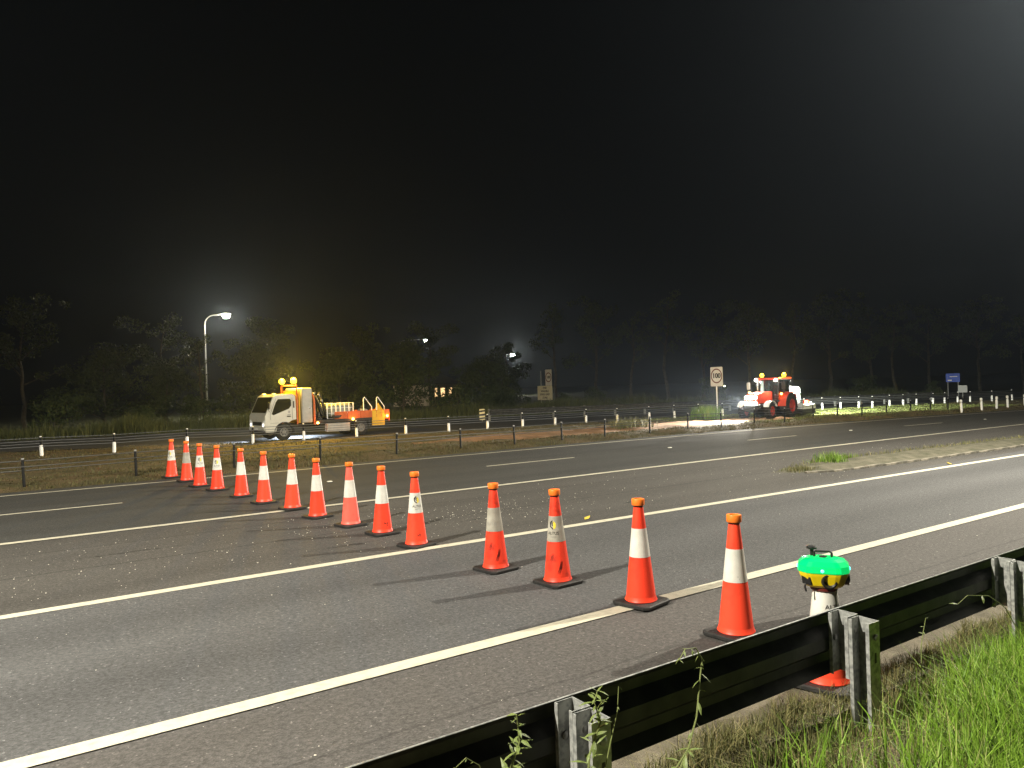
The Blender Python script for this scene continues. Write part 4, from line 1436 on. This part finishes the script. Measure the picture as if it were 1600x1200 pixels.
def tree_meshes(kind, seed):
    g = random.Random(seed)
    gn = np.random.default_rng(seed)
    t = MB()
    clumps = []
    if kind == 'gum':          # tall, open: 10 m
        H, nl, leaf, rad, cnt, low = 10.0, 9, .26, 1.0, 330, .38
    elif kind == 'round':      # spreading, leafy to the ground: 7 m
        H, nl, leaf, rad, cnt, low = 6.6, 13, .24, 1.15, 480, .12
    elif kind == 'slim':       # bare stem with a small head: 9 m
        H, nl, leaf, rad, cnt, low = 9.0, 6, .22, .7, 150, .5
    else:                      # shrub: 3 m
        H, nl, leaf, rad, cnt, low = 2.6, 8, .18, .62, 260, .05
    pts, rs = [], []
    ox = oy = 0.0
    n = 8
    for i in range(n + 1):
        f = i / n
        pts.append((ox, oy, H * .9 * f - .3))
        rs.append(H * .017 * (1 - f * .82) + .01)
        ox += g.gauss(0, H * .012)
        oy += g.gauss(0, H * .012)
    t.tube(pts, rs, 7)
    for k in range(nl):
        f = low + (1 - low) * (k + .3) / nl
        i = min(n - 1, int(f * n))
        p = Vector(pts[i]).lerp(Vector(pts[i + 1]), f * n - i)
        a = k * 2.4 + g.uniform(-.5, .5)
        ln_ = H * (.30 if kind == 'gum' else .40 if kind == 'round' else .20 if kind == 'slim' else .42) * (1.15 - f * .75) * g.uniform(.7, 1.15)
        d_ = Vector((math.cos(a), math.sin(a), g.uniform(.35, .9) if kind != 'round' else g.uniform(.1, .6)))
        q = p + d_ * ln_ * .55 + Vector((0, 0, .1))
        e = p + d_ * ln_ + Vector((g.gauss(0, .2), g.gauss(0, .2), g.uniform(0, .3)))
        r0 = rs[i] * .5
        t.tube([p, q, e], [r0, r0 * .6, r0 * .25], 5)
        clumps += [(e, rad * g.uniform(.7, 1.15)), (q, rad * g.uniform(.5, .9))]
        for _ in range(2):
            s2_ = e + Vector((g.gauss(0, .7), g.gauss(0, .7), g.gauss(.1, .4))) * rad
            t.tube([q.lerp(e, .6), s2_], [r0 * .35, r0 * .12], 4)
            clumps.append((s2_, rad * g.uniform(.45, .85)))
    clumps.append((Vector(pts[-1]) + Vector((0, 0, .2)), rad * .9))
    V, F, tint = [], [], []
    for (c_, r_) in clumps:
        m_ = int(cnt * r_ / rad * .42)
        d_ = gn.normal(0, 1, (m_, 3))
        d_ /= np.linalg.norm(d_, axis=1)[:, None]
        rr = r_ * gn.uniform(.25, 1.0, m_) ** .6
        P = np.array(c_) + d_ * rr[:, None] * np.array([1, 1, .72])
        base_t = gn.uniform(.25, .75)
        for p in P:
            if p[2] < .15:
                continue
            u = gn.normal(0, 1, 3); u /= np.linalg.norm(u)
            v = np.cross(u, gn.normal(0, 1, 3)); v /= (np.linalg.norm(v) + 1e-9)
            s_ = leaf * gn.uniform(.6, 1.3)
            u = u * s_ * .5 + np.array([0, 0, -.12 * s_]); v = v * s_ * .22
            k = len(V)
            V += [tuple(p - u), tuple(p + v), tuple(p + u), tuple(p - v)]
            F.append((k, k + 1, k + 2, k + 3))
            tint += [min(1, max(0, base_t + gn.normal(0, .18)))] * 4
    me = bpy.data.meshes.new("crown")
    me.from_pydata(V, [], F)
    at = me.attributes.new("tint", 'FLOAT', 'POINT')
    at.data.foreach_set("value", tint)
    me.materials.append(m_leaf)
    me.update()
    return t.mesh("trunk", m_bark, True), me


TM = {k: [tree_meshes(k, s_) for s_ in seeds] for k, seeds in (('gum', (11, 12, 13)), ('round', (21, 22, 23)), ('slim', (31, 32)), ('shrub', (41, 42)))}
BASEH = {'gum': 10.3, 'round': 7.6, 'slim': 9.2, 'shrub': 3.0}


def tree(kind, v, x_, y_, h_, label, group, name="gum_tree", cat="tree", rz=None):
    o = empty(name, (x_, y_, -.3), random.uniform(0, 6.28) if rz is None else rz, label, cat, group)
    s_ = h_ / BASEH[kind]
    o.scale = (s_, s_, s_)
    tm, cm = TM[kind][v % len(TM[kind])]
    inst("trunk" if kind != 'shrub' else "stem", tm, o)
    inst("crown" if kind != 'shrub' else "foliage", cm, o)
    return o


GT = "trees along the far verge"
TREES = [
    ('gum', 0, 1.9, 73.8, 11.4, "tall open gum tree with pale trunk, first from the picture's left edge"),
    ('round', 1, -3.5, 80.0, 8.8, "leafy dark tree cut by the left edge of the picture"),
    ('round', 0, 7.6, 72.3, 8.4, "broad rounded tree between the tall gum and the lit street lamp"),
    ('round', 2, 12.2, 70.5, 6.6, "low bushy tree on the street lamp side of the broad rounded tree"),
    ('gum', 1, 13.6, 80.3, 10.6, "dim tall tree rising behind the broad rounded tree"),
    ('slim', 0, 14.0, 65.5, 8.0, "thin bare trunked tree below the lit street lamp"),
    ('gum', 2, 23.6, 79.0, 11.2, "dim tall tree just beyond the lit street lamp"),
    ('round', 1, 20.0, 71.0, 8.3, "bushy tree glowing amber behind the truck cab"),
    ('round', 0, 23.6, 60.5, 7.2, "amber lit leafy tree behind the truck's crane"),
    ('gum', 0, 27.2, 63.5, 8.6, "leafy tree behind the tank on the truck tray"),
    ('round', 2, 27.6, 56.6, 7.4, "rounded green tree behind the rear end of the truck"),
    ('gum', 1, 34.0, 64.0, 9.0, "tree half hiding the distant street lamp"),
    ('round', 0, 36.6, 58.6, 6.2, "low dark tree over the striped hazard marker"),
    ('round', 1, 42.5, 64.5, 5.6, "low dark bushy tree behind the cream sign board, nearer the truck"),
    ('gum', 2, 51.7, 76.7, 8.4, "dim tree below the small distant street lamp"),
    ('slim', 1, 51.5, 66.6, 12.0, "slim dark trunk above the distant 100 sign"),
    ('gum', 0, 57.6, 67.2, 12.6, "tall dark gum between the two speed limit signs, nearer the cream board"),
    ('slim', 0, 55.4, 59.0, 10.4, "slim trunk midway between the two speed limit signs"),
    ('slim', 1, 58.8, 56.9, 12.4, "pale forked trunk between the two speed limit signs, nearer the tractor"),
    ('gum', 1, 69.6, 61.5, 12.0, "tall dark gum straight behind the near 100 sign"),
    ('gum', 2, 70.7, 55.8, 12.2, "tall dark gum behind the tractor's bonnet"),
    ('slim', 0, 72.9, 51.9, 11.2, "slim trunk rising behind the tractor beacons"),
    ('gum', 0, 80.4, 51.7, 12.6, "dark gum beyond the mower behind the tractor"),
    ('slim', 1, 82.6, 45.3, 10.4, "slim dark trunk between the tractor and the blue sign"),
    ('gum', 1, 87.9, 51.4, 11.6, "dark gum between the tractor and the blue sign, behind the slim trunk"),
    ('gum', 2, 93.7, 47.4, 11.4, "dark gum directly behind the blue sign"),
    ('gum', 0, 103.2, 45.8, 12.2, "dark gum past the blue sign"),
    ('slim', 0, 103.4, 40.9, 10.4, "slim dark tree at the right edge of the picture"),
]
for k, (kd, v, x_, y_, h_, lb) in enumerate(TREES):
    tree(kd, v, x_, y_, h_, lb, GT, rz=k * 1.37)
SHR = [(-6, 62), (-1, 60), (3.2, 59.5), (8.5, 58.5), (12.5, 60), (17, 57.5), (20, 55), (30.5, 52.5), (34, 54.5), (38.5, 57.5), (44, 56), (49, 57.5), (62, 53.5), (66, 50.5), (78, 46.5), (88, 44)]
SL = ["dark shrub cut by the picture's left edge", "shrub under the tall open gum tree", "low shrub between the tall gum and the broad rounded tree",
      "shrub at the foot of the broad rounded tree", "shrub below the dim tall tree", "shrub at the foot of the thin bare trunked tree",
      "shrub just behind the truck's windscreen", "shrub behind the truck's yellow rear guard", "shrub between the truck and the hazard marker",
      "shrub behind the hazard marker", "shrub beside the posts of the cream sign board", "shrub on the tractor side of the cream sign board",
      "shrub left of the pole of the near 100 sign", "shrub behind the front of the tractor", "shrub behind the mower", "shrub in front of the blue sign's trees"]
for k, (x_, y_) in enumerate(SHR):
    tree('shrub', k, x_, y_, 1.9 + (k * 7 % 5) * .28, SL[k], "shrubs on the far verge", "verge_shrub", "shrub", rz=k * .9)

# house glimpsed through the trees
hs_ = empty("house", (52.8, 99.6, -.3), R(35), "far house with warm lit windows glimpsed through the trees", "house")
m_hwall = mat("house_wall", (.5, .42, .33), .8, col2=(.42, .35, .27), scale=2)
m_win = mat("lit_window", (.8, .6, .35), .3, emit=(1.0, .62, .28), es=.11)
b = MB(); b.b2((-5, -3, 0), (5, 3, 3.0)); b.build("wall", m_hwall, hs_)
b = MB(); b.prism([(-3.5, 3.0), (3.5, 3.0), (0, 4.6)], -5.4, 5.4, 'yz'); b.build("roof", m_chass, hs_)
for (x0, w_) in ((-3.4, .7), (-1.2, 1.3), (1.4, 1.1), (3.3, .6)):
    f = part("window", m_signw, hs_, (x0 - w_ / 2 - .06, -3.03, 1.15), (x0 + w_ / 2 + .06, -3.002, 2.55))
    part("pane", m_win, f, (x0 - w_ / 2, -3.05, 1.22), (x0 + w_ / 2, -3.032, 2.48))

# ------------------------------------------------------------------ grass masses
# bank behind the guardrail
g = np.random.default_rng(3)
n = 125000
X = g.uniform(1.6, 10.5, n); Y = g.uniform(.2, 2.72, n)
dens = np.clip((2.25 - Y + .30 * np.clip(X - 4.2, -2, 1.6)) / .8, .06, 1) * np.clip(.35 + noise2(X * 2.2, Y * 2.2, 61) * 1.0, 0, 1)
keep = g.uniform(0, 1, n) < dens
X, Y = X[keep], Y[keep]
Zb = bank_z(X, Y, None) - .01
H_ = (.10 + .30 * noise2(X * 1.7, Y * 1.7, 63) + g.uniform(0, .09, len(X))) * np.where(Y > 2.3, .62, 1.0)
blades("verge_grass", m_grass, np.stack([X, Y, Zb], 1), H_, g.uniform(.0018, .0052, len(X)), .75, label="lush green grass on the bank behind the guardrail", cat="grass", seed=5)
n = 34000
X = g.uniform(1.0, 10.5, n); Y = 2.98 - np.abs(g.normal(0, .42, n))
Zb = np.where(Y > 2.79, .022, bank_z(X, Y, None) - .01)
blades("dry_grass", m_drygrass, np.stack([X, Y, Zb], 1), g.uniform(.02, .10, n) + .13 * noise2(X * 3, Y * 3, 65) ** 2, g.uniform(.0014, .0034, n), .95, label="dry trampled grass at the foot of the guardrail", cat="grass", seed=6)
n = 5200
X = g.uniform(1.6, 10.5, n); Y = g.uniform(.3, 2.7, n)
blades("dead_stems", m_drygrass, np.stack([X, Y, bank_z(X, Y, None) - .01], 1), g.uniform(.12, .42, n), g.uniform(.001, .0026, n), .6, label="dead straw stems standing among the green verge grass", cat="grass", seed=16)
# median
n = 62000
X = np.concatenate([g.uniform(-6, 60, n // 2), g.uniform(-6, 34, n - n // 2)])
lo = np.array([med_lo(x_) for x_ in np.linspace(-6, 60, 200)]); hi = np.array([far_near(x_) for x_ in np.linspace(-6, 60, 200)])
T = g.uniform(0.005, .99, n)
T[: n // 5] = g.uniform(.005, .16, n // 5)
l_, h_ = np.interp(X, np.linspace(-6, 60, 200), lo), np.interp(X, np.linspace(-6, 60, 200), hi)
Y = l_ + (h_ - l_) * T
out = ~((X > 13) & (X < 33) & (Y > 23.9 + np.clip(18 - X, 0, 9) * .5) & (Y < 27.2 - np.clip(X - 29, 0, 9) * .5 - np.clip(18 - X, 0, 9) * .35)) | (g.uniform(0, 1, n) < .12)
X, Y, T = X[out], Y[out], T[out]
Zm = med_z(X, Y, T) - .01
Hm = .015 + .10 * noise2(X * .9, Y * 1.3, 71) ** 2 + g.uniform(0, .035, len(X)) + np.where(T < .17, .015, 0)
blades("median_grass", m_medgrass, np.stack([X, Y, Zm], 1), Hm, g.uniform(.006, .016, len(X)), .8, label="brownish rough grass covering the median", cat="grass", seed=7)
n = 26000
X = g.uniform(29, 52, n); T = g.uniform(.12, .95, n)
l_, h_ = np.interp(X, np.linspace(-6, 60, 200), lo), np.interp(X, np.linspace(-6, 60, 200), hi)
Y = l_ + (h_ - l_) * T
Zm = med_z(X, Y, T) - .01
blades("mown_grass", m_mown, np.stack([X, Y, Zm], 1), g.uniform(.03, .09, n), g.uniform(.008, .018, n), .8, label="freshly mown pale green grass around the tractor", cat="grass", seed=8)
# tall grass on the far verge
n = 42000
X = g.uniform(-25, 75, n)
Y = np.array([far_far(x_) for x_ in X]) + .3 + np.abs(g.normal(0, 3.6, n))
Ht = g.uniform(.0, .5, n) + 1.1 * noise2(X * .45, Y * .45, 81) ** 2
blades("tall_grass", m_tall, np.stack([X, Y, np.full(n, -.33)], 1), Ht + .3, g.uniform(.012, .03, n), .35, label="tall unmown grass along the far verge", cat="grass", seed=9)


def tuft(name, m_, c, r_, cnt, h0, h1, wd, label, cat, seed, lean=.6):
    gg = np.random.default_rng(seed)
    P = np.stack([c[0] + np.clip(gg.normal(0, r_, cnt), -1.8 * r_, 1.8 * r_), c[1] + np.clip(gg.normal(0, r_ * .8, cnt), -1.4 * r_, 1.4 * r_), np.full(cnt, c[2])], 1)
    o = blades(name, m_, P, gg.uniform(h0, h1, cnt), gg.uniform(wd * .6, wd, cnt), lean, kind=None, seed=seed)
    return tag(o, label, cat, "grass tufts")


tuft("grass_tuft", m_grass, (16.7, 10.85, .02), .22, 420, .12, .34, .008, "bright green weed clump on the tip of the gravel island", "plant", 91)
tuft("grass_tuft", m_grass, (17.9, 11.15, .02), .18, 120, .06, .18, .006, "thin weeds on the island just past the green clump", "plant", 92)
tuft("grass_tuft", m_drygrass, (15.0, 10.55, .0), .20, 420, .05, .15, .007, "dry weeds at the blunt nose of the gravel island", "plant", 93)
tuft("grass_tuft", m_grass, (30.8, 27.1, .05), .38, 1500, .25, .85, .016, "bushy bright green clump at the foot of the near 100 sign", "plant", 94, .75)
tuft("grass_tuft", m_drygrass, (23.6, 25.3, .05), .55, 600, .2, .62, .016, "pale dry grass clump beside the dirt in the median", "plant", 95, .7)
st_ = MB(); st_.box((0, 0, 0), (.06, .04, .55)); so = st_.build("stake", mat("stake_timber", (.55, .48, .26), .7), None, loc=(23.4, 25.9, .38), rot=(.1, .2, 0))
tag(so, "short pale stake leaning in the dry grass clump", "stake")
gg = np.random.default_rng(97)
X = gg.uniform(15.5, 30, 1500); Y = np.array([isl_hi(x_) for x_ in X]) - np.abs(gg.normal(0, .25, 1500))
blades("island_grass", m_drygrass, np.stack([X, Y, np.full(1500, .02)], 1), gg.uniform(.04, .15, 1500), gg.uniform(.003, .007, 1500), .8, label="thin dry grass along the gravel island", cat="grass", seed=98)

# ------------------------------------------------------------------ weeds against the guardrail
m_wleaf = mat("weed_leaf", (.075, .115, .022), .55, col2=(.14, .17, .05), scale=25)
m_wstem = mat("weed_stem", (.17, .20, .07), .6)
lf = MB()
lf.add([(0, 0, 0), (.012, .25, .04), (.0, .25, .055), (-.012, .25, .04), (.016, .55, .05), (0, .55, .07), (-.016, .55, .05), (0, 1.0, -.03)],
       [(0, 1, 2), (0, 2, 3), (1, 4, 5, 2), (2, 5, 6, 3), (4, 7, 5), (5, 7, 6)])
for i, v_ in enumerate(lf.v):
    lf.v[i] = (v_[0] * 8, v_[1], v_[2])
ME_WLEAF = lf.mesh("leaf", m_wleaf)


def weed(label, path, r_, leaf_n, leaf_l, seed, start=.15, droop=.2):
    gq = random.Random(seed)
    base = Vector(path[0])
    o = empty("weed_plant", base, 0, label, "weed", "weeds against the guardrail")
    pts = [Vector(p) - base for p in path]
    b_ = MB()
    b_.tube(pts, [r_ * (1 - .6 * i / (len(pts) - 1)) for i in range(len(pts))], 5)
    b_.build("stem", m_wstem, o, True)
    seg = len(pts) - 1
    for k in range(leaf_n):
        f = start + (1 - start) * k / max(1, leaf_n - 1)
        i = min(seg - 1, int(f * seg))
        p = pts[i].lerp(pts[i + 1], f * seg - i)
        L_ = .72 * leaf_l * gq.uniform(.6, 1.2) * (1.15 - .5 * f)
        inst("leaf", ME_WLEAF, o, p, (gq.uniform(-.9, .5) - droop, gq.uniform(-.4, .4), k * 2.4 + gq.uniform(-.4, .4)), (L_, L_, L_))
    return o


weed("slender vine climbing in front of the guardrail between its two nearest posts", [(2.36, 2.38, .08), (2.43, 2.40, .32), (2.54, 2.40, .46), (2.60, 2.40, .59), (2.64, 2.41, .75), (2.67, 2.42, .83), (2.63, 2.42, .89), (2.56, 2.42, .90), (2.52, 2.42, .86)], .005, 26, .085, 1, .1, .7)
weed("leafy weed in front of the guardrail just short of the nearest post", [(1.40, 2.20, .18), (1.43, 2.22, .62), (1.46, 2.22, .78), (1.50, 2.22, .86), (1.49, 2.22, .96)], .006, 30, .10, 2, .45, -.3)
weed("curved bare stalk next to the leafy weed short of the nearest post", [(1.42, 2.2, .2), (1.38, 2.22, .68), (1.33, 2.22, .83), (1.28, 2.22, .87), (1.24, 2.22, .85)], .003, 4, .05, 9, .6)
weed("twisted weed growing up the nearest guardrail post", [(1.74, 2.18, .18), (1.78, 2.20, .57), (1.80, 2.20, .73), (1.86, 2.20, .84), (1.83, 2.20, .92), (1.85, 2.20, .96)], .006, 34, .105, 3, .3, -.2)
weed("thin bare stalk standing beside the twisted weed on the nearest post", [(1.76, 2.15, .18), (1.82, 2.16, .62), (1.87, 2.16, .77), (1.91, 2.16, .88), (1.92, 2.16, .97)], .0035, 3, .05, 4, .6)
weed("broad leafed weed at the foot of the vine", [(2.14, 2.18, .16), (2.19, 2.2, .45), (2.25, 2.2, .54), (2.33, 2.2, .60)], .006, 22, .15, 6, .1, .3)
weed("low leafy weed between the nearest post and the vine's foot", [(2.02, 2.12, .18), (2.05, 2.14, .40), (2.10, 2.15, .52)], .006, 18, .13, 5, .2, .1)
weed("arching dry stalk in front of the guardrail before its third post", [(5.42, 2.18, .2), (5.36, 2.2, .46), (5.19, 2.2, .64), (4.98, 2.2, .75), (4.72, 2.2, .80), (4.60, 2.2, .77)], .004, 4, .12, 7, .5)
weed("short twiggy weed in front of the guardrail, midway to the third post", [(4.36, 2.3, .14), (4.37, 2.3, .55), (4.40, 2.3, .63), (4.43, 2.3, .70)], .0035, 8, .06, 8, .6)

# ------------------------------------------------------------------ small things on the road
m_stud = mat("stud_white", (.80, .78, .70), .4)
b = MB(); b.box((0, 0, .011), (.11, .10, .022), ch=.008); ME_STUD = b.mesh("pavement_marker", m_stud)
for k, (x_, y_, lb) in enumerate(((6.4, 17.1, "small white road stud on dark asphalt behind the cones"), (17.65, 17.07, "small white road stud between two lane dashes mid road"),
                                   (27.26, 16.80, "small white road stud toward the far end of the lane line"), (36.2, 15.9, "tiny white road stud near the far lane dashes"))):
    o = inst("pavement_marker", ME_STUD, None, (x_, y_, .006), (0, 0, .1 * k))
    tag(o, lb, "road stud", "road studs on the lane line")
m_yl = mat("fallen_leaf", (.55, .42, .06), .6)
for (x_, y_, rz, lb) in ((7.52, 9.13, .4, "yellow fallen leaf beside the exit lane line, near the cones"), (18.16, 8.72, 1.0, "yellow fallen leaf beside the exit lane line near the island")):
    b = MB()
    b.add([(0, 0, .012), (.06, .035, .03), (.13, .02, .018), (.19, 0, .045), (.13, -.025, .03), (.06, -.035, .015)], [(0, 1, 2, 3, 4, 5)])
    b.add([(0, 0, .010), (.06, .035, .028), (.13, .02, .016), (.19, 0, .043), (.13, -.025, .028), (.06, -.035, .013)], [(5, 4, 3, 2, 1, 0)])
    o = b.build("fallen_leaf", m_yl, None, loc=(x_, y_, .0), rot=(0, 0, rz))
    tag(o, lb, "leaf", "fallen leaves on the road")
ico = [(0, 0, 1), (.9, 0, .2), (.25, .85, .3), (-.75, .5, .1), (-.7, -.55, .25), (.3, -.85, .15), (0, 0, -.6)]
icf = [(0, 1, 2), (0, 2, 3), (0, 3, 4), (0, 4, 5), (0, 5, 1), (6, 2, 1), (6, 3, 2), (6, 4, 3), (6, 5, 4), (6, 1, 5)]
b = MB()
gq = random.Random(77)


def pebble(x_, y_, s_):
    a = gq.uniform(0, 6.28)
    sx_, sy_, sz_ = s_ * gq.uniform(.7, 1.3), s_ * gq.uniform(.7, 1.3), s_ * gq.uniform(.5, .9)
    b.add([(x_ + (p[0] * sx_ * math.cos(a) - p[1] * sy_ * math.sin(a)), y_ + (p[0] * sx_ * math.sin(a) + p[1] * sy_ * math.cos(a)), .004 + s_ * .35 + p[2] * sz_) for p in ico], icf)


for _ in range(420):
    pebble(gq.gauss(6.5, 1.6), gq.gauss(11.0, .65), abs(gq.gauss(0, .0045)) + .003)
for _ in range(160):
    pebble(gq.uniform(-1, 5), gq.uniform(9.4, 12.6), abs(gq.gauss(0, .0045)) + .003)
for _ in range(260):
    pebble(gq.uniform(-1, 14), gq.uniform(9.3, 13.2), abs(gq.gauss(0, .004)) + .003)
for _ in range(150):
    pebble(gq.uniform(0, 14), gq.uniform(3.7, 8.8), abs(gq.gauss(0, .0025)) + .002)
for _ in range(200):
    pebble(gq.uniform(14, 24), gq.uniform(9.2, 12.4), abs(gq.gauss(0, .0045)) + .003)
tag(b.build("gravel", m_stone), "scattered pale loose stones on the asphalt", "gravel", kind="stuff")

# ------------------------------------------------------------------ haze box added to stand in for lens glow
hz = MB(); hz.b2((-60, -25, -4.6), (190, 185, 26))
m_haze = bpy.data.materials.new("glow_haze")
m_haze.use_nodes = True
nt = m_haze.node_tree
nt.nodes.remove(nt.nodes["Principled BSDF"])
pv = nt.nodes.new("ShaderNodeVolumePrincipled")
pv.inputs["Color"].default_value = (.66, .80, 1.0, 1)
pv.inputs["Density"].default_value = HAZE_D
pv.inputs["Anisotropy"].default_value = .75
nt.links.new(pv.outputs[0], nt.nodes["Material Output"].inputs["Volume"])
if HAZE_D > 0:
    tag(hz.build("haze", m_haze), "thin haze added to give the lamps a soft glow", "haze", kind="stuff")
